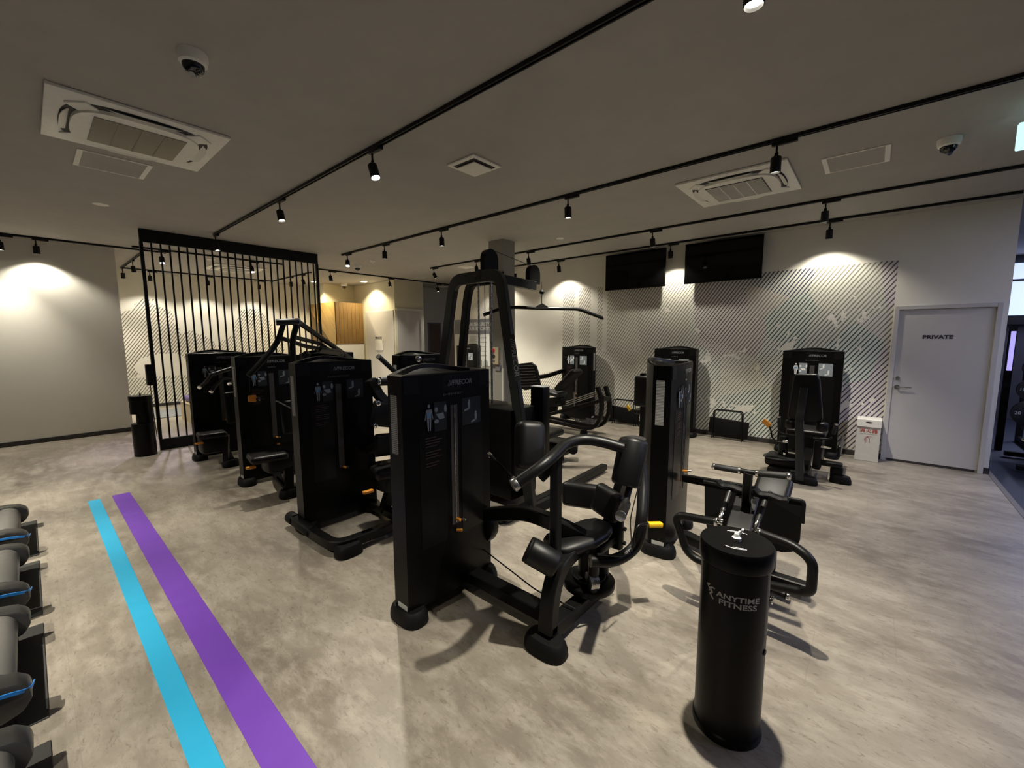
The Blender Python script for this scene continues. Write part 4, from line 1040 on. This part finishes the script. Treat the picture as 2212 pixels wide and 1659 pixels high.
h1 = A_(818,824,1,3.0); h2 = A_(900,822,1,3.0); part('roller', m3, lambda b: (cyl(b, h1+V(.01,0,0), h2, .036, 22, .006)), 'vinyl_black'); part('end_cap', m3, lambda b: cyl(b, h1-V(.01,0,0), h1+V(.01,0,0), .03, 18, .006), 'chrome')
h1 = A_(853,803,1,3.1); h2 = A_(819,771,1,3.1); grip(m3, h1, h2, .021, 'steel')

m4 = thing('lat_row_machine', 'black machine third in the near row with tall converging arms rising above the towers', 'gym machine', (1.75, 4.9, 0), 'weight stack machines')
tower(m4, TT(1.455, 5.20), slot='window_grey', pin=(.50,.42), tname='プルダウン')
part('base_beam', m4, lambda b: beam(b, [(1.80,5.25,.07),(1.70,4.9,.07),(1.64,4.50,.07)], .08, .07, up=(0,0,1)))
pod(m4, (1.66,4.50,0), (1,0,0), .20, .15)
part('seat_post', m4, lambda b: beam(b, [(1.66,4.52,.08),(1.72,4.62,.42)], .06, .09, up=(1,0,0)))
pad('seat', m4, A_(578,985,1,4.62), (1,-.15,0), (-.05,0,1), (.34,.30,.075), .035)
part('seat_plate', m4, lambda b: rbox(b, (.26,.22,.2), Matrix.Translation((1.62,4.66,.36)), .04, 2))
pad('lever_knob', m4, A_(542,1010,1,4.55), (1,0,0), (0,0,1), (.085,.04,.025), .006, 'orange', 2)
pad('back_pad', m4, A_(628,900,1,4.75), (1,0,0), (0,-1,.12), (.19,.36,.06), .06)
yy = 4.85
P1 = [A_(612,700,1,yy), A_(600,740,1,yy), A_(565,782,1,yy), A_(536,812,1,yy)]
part('arm', m4, lambda b: tube(b, P1, .028, .12, 14))
P2 = [A_(642,698,1,yy), A_(631,735,1,yy), A_(634,790,1,yy)]
part('arm', m4, lambda b: tube(b, P2, .031, .12, 14))
part('arm', m4, lambda b: tube(b, [A_(648,698,1,yy), A_(760,776,1,5.5)], .030, .05, 14))
part('arm', m4, lambda b: tube(b, [A_(601,728,1,yy), A_(660,748,1,5.1), A_(700,755,1,5.3)], .024, .05, 12))
part('arm', m4, lambda b: tube(b, [A_(632,727,1,yy), A_(690,742,1,5.2), A_(752,782,1,5.5)], .024, .05, 12))
part('cross_tube', m4, lambda b: (cyl(b, A_(596,696,1,yy), A_(646,694,1,yy-.05), .036, 22, .006)), 'frame_grey')
part('end_cap', m4, lambda b: cyl(b, A_(642,694,1,yy-.05), A_(643,694,1,yy-.07), .0375, 22, .004), 'steel')
part('strap', m4, lambda b: tube(b, [A_(538,815,1,yy), A_(540,848,1,yy)], .004, n=8), 'cable_black')
pad('orange_handle', m4, A_(545,861,1,yy), (1,0,0), (0,-1,0), (.075,.07,.03), .01, 'orange', 2)
pad('orange_handle', m4, A_(632,895,1,yy-.1), (1,0,0), (0,-1,0), (.06,.085,.03), .01, 'orange', 2)
part('pivot_cap', m4, lambda b: lathe(b, [(.008,0),(.022,0),(.022,.012),(.008,.014)], frame(A_(557,862,1,yy-.03), (1,0,0), (0,-1,0)), 20), 'chrome')
part('thin_lever', m4, lambda b: tube(b, [A_(596,866,1,4.7), A_(602,868,1,4.7), A_(632,884,1,4.7)], .007, .01, 10), 'steel')
part('strut', m4, lambda b: beam(b, [A_(597,1032,1,4.6), A_(618,1055,1,4.52)], .03, .03))

m5 = thing('shoulder_press_machine', 'black machine farthest in the near row, beside the black screen, with bent grips', 'gym machine', (1.7, 6.5, 0), 'weight stack machines')
tower(m5, TT(1.372, 6.79), slot='window_grey', pin=(.52,), tname='ショルダープレス')
part('base_beam', m5, lambda b: beam(b, [(1.72,6.85,.07),(1.60,6.20,.07)], .08, .07, up=(0,0,1)))
pod(m5, (1.60,6.18,0), (1,0,0), .20, .15)
pad('seat', m5, A_(457,938,1,6.3), (1,-.1,0), (-.05,0,1), (.30,.28,.07), .03)
part('seat_plate', m5, lambda b: (rbox(b, (.30,.24,.22), Matrix.Translation((1.47,6.35,.30)), .04, 2), beam(b, [(1.55,6.2,.08),(1.60,6.3,.4)], .06, .08)))
pad('lever_knob', m5, A_(430,958,1,6.2), (1,0,0), (0,0,1), (.085,.04,.02), .006, 'orange', 2)
pad('back_pad', m5, A_(504,880,1,6.45), (1,0,0), (0,-1,.12), (.19,.42,.06), .06)
part('arm', m5, lambda b: tube(b, [A_(455,810,1,6.4), A_(505,794,1,6.5), A_(560,790,1,6.6)], .024, .05, 12), 'frame_grey')
for P in ([A_(458,808,1,6.4), A_(445,825,1,6.35), A_(432,836,1,6.3)], [A_(500,820,1,6.45), A_(482,816,1,6.4), A_(468,830,1,6.35), A_(457,845,1,6.3)], [A_(520,808,1,6.5), A_(500,822,1,6.45), A_(496,828,1,6.4)]):
    part('grip_arm', m5, lambda b: tube(b, P, .022, .05, 12), 'foam_black'); d = (P[-1]-P[-2]).normalized(); part('end_cap', m5, lambda b: cyl(b, P[-1], P[-1]+d*.02, .025, 14, .004), 'chrome')

# ---- second row behind
m6 = thing('chest_press_machine', 'black machine tower standing just left of the tall pulldown arch', 'gym machine', (3.1, 4.0, 0), 'weight stack machines')
tower(m6, TT(2.74, 4.06), tname='チェストプレス')
part('base_beam', m6, lambda b: beam(b, [(3.08,4.1,.07),(3.08,3.35,.07)], .08, .07, up=(0,0,1))); pod(m6, (3.08,3.33,0), (1,0,0), .22, .15)
pad('seat', m6, (3.08,3.55,.48), (1,0,0), (0,0,1), (.32,.36,.08), .035)
part('spine', m6, lambda b: beam(b, [(3.08,3.55,.08),(3.08,3.60,.40),(3.08,3.75,1.0)], .06, .08, .1, up=(1,0,0)))
p = A_(903,775,1,3.75); part('arm', m6, lambda b: tube(b, [p, A_(925,795,1,3.8), A_(930,830,1,3.85)], .022, .04, 12)); part('end_cap', m6, lambda b: cyl(b, p-V(.012,.03,0), p+V(.0,0,0), .034, 20, .005), 'chrome')
m7 = thing('pec_fly_machine', 'black machine tower with light catching its top, behind the tall converging arms', 'gym machine', (2.65, 5.5, 0), 'weight stack machines')
tower(m7, TT(2.31, 5.52), tname='ペクトラルフライ')
part('base_beam', m7, lambda b: beam(b, [(2.65,5.55,.07),(2.65,4.8,.07)], .08, .07, up=(0,0,1))); pod(m7, (2.65,4.78,0), (1,0,0), .22, .15)
pad('seat', m7, (2.65,4.98,.48), (1,0,0), (0,0,1), (.32,.36,.08), .035)
part('arm', m7, lambda b: (beam(b, [(2.65,5.45,.9),(2.65,5.2,1.45),(2.30,5.05,1.50)], .07, .05, .08), cyl(b, A_(661,767,1,5.0), A_(661,767,1,4.96), .045, 20, .006)), 'frame_grey')
part('spine', m7, lambda b: beam(b, [(2.65,5.0,.08),(2.65,5.05,.46)], .06, .08, .1, up=(1,0,0)))

# ---- lat pulldown
m8 = thing('lat_pulldown_machine', 'tall black pulldown machine with arched frame, pulleys and a wide hanging bar', 'gym machine', (3.1, 3.0, 0), 'weight stack machines')
def arch(x, m=.0):
    zt = 2.235
    return [(x, 3.74, .05), (x, 3.62, 1.10), (x, 3.42+m, zt-.22), (x, 3.36+m, zt), (x, 2.72, zt), (x, 2.68, zt-.22), (x, 2.50, 1.0), (x, 2.34, .05)]
part('arch', m8, lambda b: beam(b, arch(2.98), .11, .06, .16, up=(1,0,0)), 'frame_grey')
part('arch', m8, lambda b: beam(b, [(3.24,3.74,.05),(3.24,3.60,1.1),(3.24,3.46,2.02),(3.24,3.40,2.235),(3.24,2.95,2.235),(3.24,2.90,2.0),(3.24,2.72,1.0),(3.24,2.58,.05)], .09, .06, .16, up=(1,0,0)), 'powder_black')
for p in ((3.11,3.74,0), (3.11,2.34,0)): pod(m8, p, (1,0,0), .46, .15)
part('base_beam', m8, lambda b: (beam(b, [(2.62,2.36,.06),(4.5,2.40,.06)], .08, .07, up=(0,0,1)), beam(b, [(2.62,2.36,.06),(2.62,3.6,.06)], .08, .07, up=(0,0,1)), beam(b, [(3.1,3.03,.06),(4.5,3.03,.06)], .09, .08, up=(0,0,1))))
part('lower_shroud', m8, lambda b: abox(b, (2.90,2.52,.08), (3.30,3.58,.965), .02, 2), 'shroud_black')
part('tower_box', m8, lambda b: abox(b, (3.32,2.46,.35), (3.44,2.62,1.14), .01, 2), 'shroud_black')
part('tower_box_top', m8, lambda b: abox(b, (3.32,2.46,1.14), (3.44,2.62,1.15), .003), 'print_grey')
for y in (3.13, 2.95): part('guide_rod', m8, lambda b: cyl(b, (3.10,y,.95), (3.10,y,2.19), .0105, 12), 'steel')
part('cable', m8, lambda b: cyl(b, (3.10,3.04,.95), (3.10,3.04,2.22), .0035, 8), 'cable_black')
part('boom', m8, lambda b: beam(b, [(2.95,2.99,2.255),(3.80,2.95,2.215)], .075, .095, up=(0,0,1)))
part('boom_bolts', m8, lambda b: [cyl(b, (x,2.97,2.28), (x,2.97,2.32), .014, 10) for x in (3.3,3.5)])
def pulley(c, r):
    c = V(*c)
    def f(b):
        prism(b, [(-r,-r*1.15)]+[(r*math.cos(a), r*math.sin(a)) for a in [math.pi*(1-i/14) for i in range(15)]]+[(r,-r*1.15)], frame(c+V(0,.03,0), (1,0,0), (0,-1,0)), .06)
    return f
part('pulley_housing', m8, pulley((3.12,2.99,2.42), .10), 'shroud_black'); part('pulley_housing', m8, pulley((3.78,2.95,2.345), .095), 'shroud_black')
part('cable', m8, lambda b: tube(b, [(3.16,2.98,2.515), (3.74,2.95,2.43)], .0035, n=8), 'cable_black')
bt = V(3.86,2.95,0)
ctr = atd(1170, 625, (3.86,2.95,2.1)); tip = atd(1170, 609, (3.86,2.95,2.1))
part('hanging_cable', m8, lambda b: cyl(b, atd(1170,660,ctr), tip, .006, 8), 'cable_black')
part('cable_ball', m8, lambda b: lathe(b, [(0,-.03),(.021,-.021),(.03,0),(.021,.021),(0,.03)], Matrix.Translation(atd(1170.5,630.5,ctr)), 16), 'rubber_black')
part('swivel_hook', m8, lambda b: cyl(b, atd(1170,640,ctr), atd(1170,634,ctr), .009, 10), 'steel')
bp = [atd(1046,680,ctr), atd(1078,668,ctr), atd(1110,663.5,ctr), atd(1170,666,ctr), atd(1250,667.5,ctr), atd(1302,687,ctr)]
bar = part('pulldown_bar', m8, lambda b: tube(b, bp, .0195, .05, 12))
part('bar_hanger', m8, lambda b: prism(b, [(-.085,0),(-.06,.03),(0,.062),(.06,.03),(.085,0)], frame(atd(1170,668,ctr)+RT*0-FW*.012, RT, -FW), .024))
for P, Q in ((bp[0], bp[1]), (bp[-1], bp[-2])): part('end_cap', m8, lambda b: cyl(b, P, P+(P-Q).normalized()*.012, .0205, 12), 'strip_brown')
# logo plate on the near leg
L0 = at(1101,722,0,2.922); L1 = at(1121,822,0,2.922)
def lp(b):
    q = [at(1099,722,0,2.920), at(1110,722,0,2.920), at(1123,822,0,2.920), at(1113,823,0,2.920)]
    vs = [b.verts.new(p) for p in q]+[b.verts.new(p+V(.004,0,0)) for p in q]
    for f in ((0,1,2,3),(7,6,5,4),(0,4,5,1),(3,2,6,7),(0,3,7,4),(1,5,6,2)): b.faces.new([vs[j] for j in f])
lpo = part('logo_plate', m8, lp, 'placard_grey', 0)
c_ = (at(1104.5,722,0,2.916)+at(1118,822,0,2.916))/2; dr = (at(1118,822,0,2.916)-at(1104.5,722,0,2.916)).normalized()
text('logo', '///PRECOR', .070, frame(c_, dr, (-1,0,0)), 'logo_silver', lpo, shear=.12, offset=.001, sx=1.1)
# its seat with knee roller
pad('seat', m8, (4.15,3.03,.46), (0,1,0), (0,0,1), (.34,.36,.08), .035)
part('seat_post', m8, lambda b: beam(b, [(4.15,3.03,.1),(4.15,3.03,.42)], .07, .07))
part('front_box', m8, lambda b: abox(b, (4.30,2.95,.10), (4.62,3.40,.30), .015, 2)); part('front_roller', m8, lambda b: cyl(b, (4.55,2.88,.17), (4.72,2.98,.17), .06, 20, .01), 'rubber_black')

# ---- wall tower machines
def wtower(mach, x, y, **k): return tower(mach, Matrix.Translation((x, y, 0)) @ Matrix.Rotation(-math.pi/2, 4, 'Z'), face='light', **k)
m9 = thing('leg_press_machine', 'black seated leg press with ribbed foot platform and slanted rails by the art wall', 'gym machine', (6.4, 4.3, 0), 'weight stack machines')
wtower(m9, 6.98, 4.70, tname='レッグプレス', sticker=-1)
XL = 6.15
l = lambda px, py, x=XL: A_(px, py, 0, x)
def plat(b):
    P = [l(1117,786), l(1146,783), l(1156,790), l(1160,803), l(1166,836), l(1163,838), l(1134,843), l(1117,835)]
    a = [b.verts.new(p) for p in P]; c = [b.verts.new(p+V(.05,-.0,0)) for p in P]; k = len(P)
    b.faces.new(a); b.faces.new(list(reversed(c)))
    for j in range(k): b.faces.new((a[j], a[(j+1) % k], c[(j+1) % k], c[j]))
pf = part('foot_platform', m9, plat, 'rubber_black', 0)
for k in range(8): part('tread_rib', pf, lambda b: cyl(b, l(1119,791+k*6.2,XL-.004), l(1152+k*1.6,789+k*6.3,XL-.004), .008, 6), 'frame_grey')
part('platform_post', m9, lambda b: beam(b, [l(1160,838,6.2), l(1168,880,6.2)], .07, .09, up=(1,0,0)))
part('upper_arm', m9, lambda b: beam(b, [l(1162,815,6.2), l(1182,812,6.4), l(1218,800,6.98)], .05, .075, .1, up=(0,0,1)))
bpc = l(1228,821,6.1); bpd = (l(1252,800,6.1)-l(1208,845,6.1)).normalized()
pad('back_pad', m9, bpc, bpd, (0,.8,.55), (.52,.30,.10), .035)
pad('seat', m9, l(1192,850,6.0)+V(.1,0,0), (0,1,.12), (0,-.1,1), (.34,.34,.07), .03, 'vinyl_grey')
part('carriage', m9, lambda b: (rbox(b, (.22,.40,.16), Matrix.Translation(l(1200,868,6.05)) @ Matrix.Rotation(-.15,4,'X'), .04, 2), rbox(b, (.16,.2,.2), Matrix.Translation(l(1192,880,6.05)), .05, 2)))
for d in (0, 3.5, 7): part('slide_rail', m9, lambda b: cyl(b, l(1222,868+d*1.2,6.0), l(1291,845+d*1.1,6.0), .010, 10), 'steel')
part('slide_rail', m9, lambda b: cyl(b, l(1291,846,6.0), l(1304,842,6.2), .010, 10), 'steel')
part('lower_arm', m9, lambda b: beam(b, [l(1180,897,5.95), l(1225,885,5.95), l(1296,866,5.95)], .05, .06, .05))
part('end_frame', m9, lambda b: beam(b, [l(1291,836,5.95), l(1301,868,5.95), l(1297,905,5.95), l(1285,924,5.95), l(1262,925,5.95), l(1145,899,5.95)], .06, .07, .12, up=(1,0,0)))
part('end_frame', m9, lambda b: beam(b, [l(1308,834,6.25), l(1318,868,6.25), l(1314,900,6.25), l(1303,917,6.25), l(1280,922,6.25), l(1160,896,6.25)], .06, .07, .12, up=(1,0,0)))
part('cross_plate', m9, lambda b: beam(b, [l(1300,860,5.95), l(1315,862,6.25)], .06, .08))
part('step_plate', m9, lambda b: rbox(b, (.45,.40,.04), Matrix.Translation(l(1155,882,6.0)), .01), 'vinyl_grey')
part('step_leg', m9, lambda b: (rbox(b, (.10,.30,.16), Matrix.Translation(l(1172,896,5.95)), .03, 2), rbox(b, (.10,.10,.18), Matrix.Translation(l(1140,900,5.95)), .03, 2)))
part('base_plate', m9, lambda b: (abox(b, (6.45,3.75,.05), (6.95,4.05,.075), .005), cyl(b, (6.6,4.1,.02),(6.6,4.1,.12), .05, 16)), 'steel')
pod(m9, l(1266,930,6.0)*1+V(0,0,0), (1,0,0), .25, .12) if False else pod(m9, (5.98,3.58,0), (1,0,0), .16, .10); pod(m9, (6.0,4.75,0), (1,0,0), .3, .12)
part('lever', m9, lambda b: cyl(b, l(1241,846,6.7), l(1241,880,6.7), .012, 10), 'steel')
pad('lever_knob', m9, l(1176,867,5.95), (0,1,.4), (-1,0,0), (.10,.035,.03), .006, 'orange', 2)

m10 = thing('seated_leg_curl_machine', 'black machine with tower against the art wall, half hidden behind the right near tower', 'gym machine', (6.7, 2.5, 0), 'weight stack machines')
wtower(m10, 6.98, 2.82, tname='レッグカール', sticker=0)
part('base_beam', m10, lambda b: beam(b, [(6.98,2.5,.07),(5.9,2.6,.07)], .08, .07, up=(0,0,1))); pod(m10, (5.9,2.6,0), (0,1,0), .3, .14)
bx = A_(1384,860,0,5.9); pad('back_pad', m10, A_(1386,845,0,5.9), (0,0,1), (-1,0,.1), (.46,.22,.09), .04)
part('spine', m10, lambda b: beam(b, [(5.98,2.56,.1),(5.98,2.56,.8),(5.96,2.57,1.1)], .08, .07, .1, up=(0,1,0)))
pad('seat', m10, (6.2,2.55,.5), (1,0,0), (0,0,1), (.40,.36,.08), .03)
rod = [A_(1372,905,0,6.0), A_(1364,895,0,6.0), A_(1360,885,0,6.0)]; part('lever_rod', m10, lambda b: tube(b, [V(5.99,2.62,.28)]+rod, .008, .03, 8))
pad('lever_knob', m10, A_(1358,881,0,6.0), (0,-.6,-.8), (-1,0,0), (.09,.05,.02), .006, 'yellow', 2)

m11 = thing('hip_abductor_machine', 'black seated hip machine seen from behind, beside the extinguisher box', 'gym machine', (5.9, .55, 0), 'weight stack machines')
wtower(m11, 6.98, .965, tname='ヒップアブダクター', pin=(), sticker=0)
XA = 5.62
q = lambda px, py, x=XA: A_(px, py, 0, x)
def bpad(b):
    P = [q(1718,808), q(1766,808), q(1771,820), q(1777,905), q(1772,914), q(1706,908), q(1701,898), q(1714,818)]
    a = [b.verts.new(p) for p in P]; c = [b.verts.new(p+V(.09,0,0)) for p in P]; k = len(P)
    b.faces.new(a); b.faces.new(list(reversed(c)))
    for j in range(k): b.faces.new((a[j], a[(j+1) % k], c[(j+1) % k], c[j]))
    bmesh.ops.bevel(b, geom=list(b.edges), offset=.018, segments=3, affect='EDGES', profile=.5)
part('back_pad', m11, bpad, 'vinyl_black', 50)
part('spine', m11, lambda b: beam(b, [q(1738,838), q(1732,880,5.58), q(1727,905,5.54), q(1728,1036,5.54)], .085, .075, .06, up=(0,1,0)), 'frame_grey')
pad('seat', m11, (5.98,.53,.52), (1,0,0), (0,0,1), (.42,.38,.09), .035)
for s in (1,-1):
    part('knee_pad', m11, lambda b: (lambda cc: cyl(b, cc+V(0,0,-.05), cc+V(0,0,.05), .055, 20, .02))(q(1708,916) if s > 0 else q(1776,922)), 'vinyl_black', 50)
    g = (q(1683,925,5.75), q(1683,902,5.75)) if s > 0 else (q(1800,938,5.7), q(1806,918,5.7)); grip(m11, g[0], g[1], .018, 'chrome')
part('grip_rod', m11, lambda b: (tube(b, [q(1683,929,5.75), q(1690,937,5.75), q(1717,941,5.7)], .009, .03, 8), tube(b, [q(1757,947,5.7), q(1790,949,5.7), q(1797,945,5.7)], .009, .03, 8)))
part('lever_rod', m11, lambda b: tube(b, [q(1662,920), q(1666,932), q(1668,946), q(1678,955), q(1697,956)], .008, .03, 8))
pad('lever_knob', m11, q(1656,914), (0,-.75,-.65), (-1,0,0), (.10,.055,.02), .006, 'orange', 2)
part('chrome_stub', m11, lambda b: (cyl(b, q(1691,953), q(1702,954), .016, 12, .003), cyl(b, q(1773,965), q(1796,968), .011, 12, .002), cyl(b, q(1692,980), q(1697,981), .016, 12, .003)), 'chrome')
part('round_base', m11, lambda b: (cyl(b, q(1690,987,5.85), q(1690,985,5.85), .20, 36, .006)), 'frame_grey')
part('mechanism', m11, lambda b: (rbox(b, (.30,.34,.13), Matrix.Translation((5.86,.74,.16)), .04, 2), rbox(b, (.34,.30,.10), Matrix.Translation((5.82,.72,.05)), .03, 2), rbox(b, (.12,.20,.05), Matrix.Translation((5.86,.27,.20)), .02, 2), rbox(b, (.10,.12,.16), Matrix.Translation((5.90,.22,.10)), .03, 2),
     rbox(b, (.4,.08,.34), Matrix.Translation((5.95,.40,.30)), .02), cyl(b, (5.85,.74,.2), (5.85,.74,.45), .05, 16), rbox(b, (.5,.12,.08), Matrix.Translation((5.85,.52,.05)), .02)))
part('side_plate', m11, lambda b: abox(b, (5.95,.20,.26), (6.6,.23,.40), .01), 'frame_grey')
part('base_beam', m11, lambda b: beam(b, [(6.98,.58,.07),(5.6,.5,.07)], .09, .07, up=(0,0,1))); pod(m11, (5.58,.50,0), (0,1,0), .28, .14); pod(m11, (5.85,.18,0), (0,1,0), .2, .12)

m12 = thing('far_wall_machine', 'distant black machine tower in front of the security poster, seen through the pulldown arch', 'gym machine', (6.9, 7.1, 0), 'weight stack machines')
wtower(m12, 6.72, 7.55, tname='マシン', sticker=0)
pad('seat', m12, (6.0,7.2,.48), (1,0,0), (0,0,1), (.36,.34,.08), .03); part('base_beam', m12, lambda b: beam(b, [(6.72,7.2,.07),(5.7,7.2,.07)], .08, .07, up=(0,0,1)))
part('seat_post', m12, lambda b: beam(b, [(6.0,7.2,.1),(6.0,7.2,.44)], .07, .07))

# ------------------------------------------------------------------ running machines at the left edge
for i, yc in enumerate((5.19, 4.13, 3.08, 1.99)):
    nm = ('farthest', 'second farthest', 'second nearest', 'nearest')[i]
    b = nb(); abox(b, (-2.3, yc-.465, 0), (-.075, yc+.465, .006), .002)
    tag(obj('floor_mat', b, 'mat_grey', smooth=0), 'dark grey mat under the %s running machine' % nm, 'mat', 'mats under the running machines')
    r = thing('treadmill', '%s running machine of the row cut off by the left edge of the photo' % nm.capitalize(), 'treadmill', (-1.2, yc, .006), 'treadmills along the left edge')
    yt = yc-.06
    part('deck', r, lambda b: (abox(b, (-1.9, yt-.30, .10), (-.22, yt+.30, .21), .01)), 'tread_grey')
    part('rear_drum', r, lambda b: (cyl(b, (-.23, yt-.29, .155), (-.23, yt+.29, .155), .075, 28, .006)), 'tread_silver')
    part('belt', r, lambda b: abox(b, (-1.8, yt-.25, .211), (-.25, yt+.25, .222), .003), 'tread_silver')
    for s in (1,-1):
        y_ = yt+s*.355
        def hood(b, y_=y_, s=s):
            prof = [(-1.95,.235),(-.32,.235),(-.22,.232),(-.15,.215),(-.115,.18),(-.11,.13),(-.14,.08),(-.20,.06),(-1.95,.06)]
            A = frame((0, y_-.055, 0), (1,0,0), (0,-1,0)); 
            prism(b, [(x, z) for x, z in prof], Matrix(((1,0,0,0),(0,0,1,y_-.058),(0,1,0,0),(0,0,0,1))), .116)
            bmesh.ops.bevel(b, geom=[e for e in b.edges], offset=.014, segments=2, affect='EDGES', profile=.5, clamp_overlap=True)
        h_ = part('side_rail', r, hood, 'tread_hood', 40)
        if s < 0:
            part('blue_trim', h_, lambda b: sweep(b, fil([(-1.9,y_-.060,.195),(-.20,y_-.060,.190),(-.113,y_-.056,.168),(-.106,y_+.01,.160)],.06), rect(.006,.018,.002), (0,0,1)), 'trim_blue')
        part('foot', r, lambda b: cyl(b, (-.20,y_,.006), (-.20,y_,.07), .035, 16, .004), 'rubber_black')
        part('upright', r, lambda b: beam(b, [(-1.75,y_,.2),(-1.95,y_,1.15)], .09, .05, up=(0,1,0)), 'tread_silver')
        part('handrail', r, lambda b: tube(b, [(-1.95,y_,1.10),(-1.6,y_,1.02),(-1.45,y_,1.0)], .022, .05, 12), 'foam_black')
    part('motor_cover', r, lambda b: abox(b, (-2.2, yt-.36, .08), (-1.80, yt+.36, .30), .04, 3), 'tread_hood')
    cs = part('console', r, lambda b: rbox(b, (.08,.78,.38), Matrix.Translation((-1.98,yt,1.28)) @ Matrix.Rotation(-.3,4,'Y'), .03, 3), 'powder_black')
    part('screen', cs, lambda b: rbox(b, (.004,.5,.26), Matrix.Translation((-1.936,yt,1.295)) @ Matrix.Rotation(-.3,4,'Y')), 'screen_black')

# ------------------------------------------------------------------ things behind the screen
bn = thing('massage_bench', 'low light wooden bench with purple cushion behind the black screen', 'bench', (2.25, 9.9, 0))
part('frame', bn, lambda b: (abox(b, (1.95,9.35,0), (2.0,10.6,.36), .004), abox(b, (2.6,9.35,0), (2.65,10.6,.36), .004), abox(b, (1.95,9.35,.33), (2.65,10.6,.37), .004), abox(b, (2.0,9.36,.14), (2.6,9.39,.17))), 'crate_wood')
pad('cushion', bn, (2.3,9.98,.43), (0,1,0), (0,0,1), (1.2,.6,.11), .04, 'purple_cloth')
pad('backrest', bn, (2.45,10.5,.75), (1,0,0), (0,-1,.35), (.42,.75,.10), .04, 'purple_cloth')
b = nb(); abox(b, (1.45,11.0,0), (2.5,12.2,.012), .003); tag(obj('floor_mat', b, 'trim_blue' if False else 'print_grey'), 'pale grey mat on the floor behind the left bars of the black screen', 'mat')

# ------------------------------------------------------------------ free weight area beyond the wall end
fr = thing('power_rack', 'dark steel rack with weight plates just past the end of the art wall', 'rack', (9.4, -2.3, 0))
for x, y in ((8.85,-1.80), (8.85,-2.9), (9.95,-1.80), (9.95,-2.9)): part('post', fr, lambda b: beam(b, [(x,y,0),(x,y,2.25)], .07, .07))
part('cross_beam', fr, lambda b: (beam(b, [(8.85,-1.8,2.22),(8.85,-2.9,2.22)], .06, .06), beam(b, [(9.95,-1.8,2.22),(9.95,-2.9,2.22)], .06, .06), beam(b, [(8.85,-1.8,2.1),(9.95,-1.8,2.1)], .06, .06), beam(b, [(8.85,-1.8,.06),(9.95,-1.8,.06)], .06, .06)))
part('curved_arm', fr, lambda b: tube(b, [(8.7,-1.62,1.2),(8.65,-1.66,1.9),(8.85,-2.0,2.15),(9.0,-2.8,2.2)], .035, .2, 12))
for z, s, n_ in ((1.22,.12,'5'), (.92,.145,'10'), (.60,.17,'20')):
    w_ = thing('weight_plate', {'5':'smallest black weight plate, marked 5, topmost on the far rack','10':'middle black weight plate, marked 10, on the far rack','20':'largest black weight plate, marked 20, lowest on the far rack'}[n_], 'weight plate', (8.68,-1.64,z), 'weight plates')
    part('disc', w_, lambda b: (cyl(b, (8.72,-1.64,z), (8.68,-1.64,z), s, 36, .008), cyl(b, (8.68,-1.64,z), (8.665,-1.64,z), s*.3, 24, .004)), 'plate_black')
    text('number', n_, .06, frame((8.678,-1.64+s*.62,z), (0,-1,0), (-1,0,0)) , 'print_white', w_)
    part('sleeve', fr, lambda b: cyl(b, (8.80,-1.66,z), (8.62,-1.64,z), .024, 14), 'chrome')
be = thing('weight_bench', 'dark flat bench on the dark floor beyond the wall end', 'bench', (8.6, -1.6, 0))
part('base', be, lambda b: (beam(b, [(7.75,-1.42,.05),(7.75,-1.95,.05)], .08, .06), beam(b, [(8.6,-1.45,.05),(8.6,-1.95,.05)], .08, .06), beam(b, [(7.75,-1.7,.05),(8.6,-1.7,.05)], .08, .06), beam(b, [(7.9,-1.7,.08),(7.9,-1.7,.4)], .07, .07)))
pad('seat', be, (8.1,-1.7,.44), (1,0,0), (0,0,1), (1.0,.28,.08), .03)
part('chrome_bar', be, lambda b: cyl(b, (7.6,-1.42,.42), (7.95,-1.50,.38), .02, 12, .003), 'chrome')
wl = thing('backlit_window', 'bright pale blue lit panel high on the far side of the free weight area', 'window', (12.0, -3.0, 1.8))
part('pane', wl, lambda b: abox(b, (12.4, -6.5, 2.02), (12.45, -1.2, 3.0)), 'cool_panel'); part('mullion', wl, lambda b: (abox(b, (12.37,-6.5,2.66), (12.41,-1.2,2.70)), abox(b, (12.37,-6.5,1.85), (12.41,-1.2,2.02))), 'powder_black')
lt = thing('light_column', 'slim dark column with an upright lilac light strip beyond the wall end', 'light strip', (9.05,-1.46,0))
part('column', lt, lambda b: abox(b, (9.03,-1.50,0), (9.08,-1.425,1.78), .004)); part('light_tube', lt, lambda b: abox(b, (9.0,-1.485,1.15), (9.03,-1.44,1.70), .004), 'lilac_tube')
b = nb(); abox(b, (12.5, -7.99, 0), (12.7, -1.14, CE)); struct('wall_weights', b, 'dark_wall')
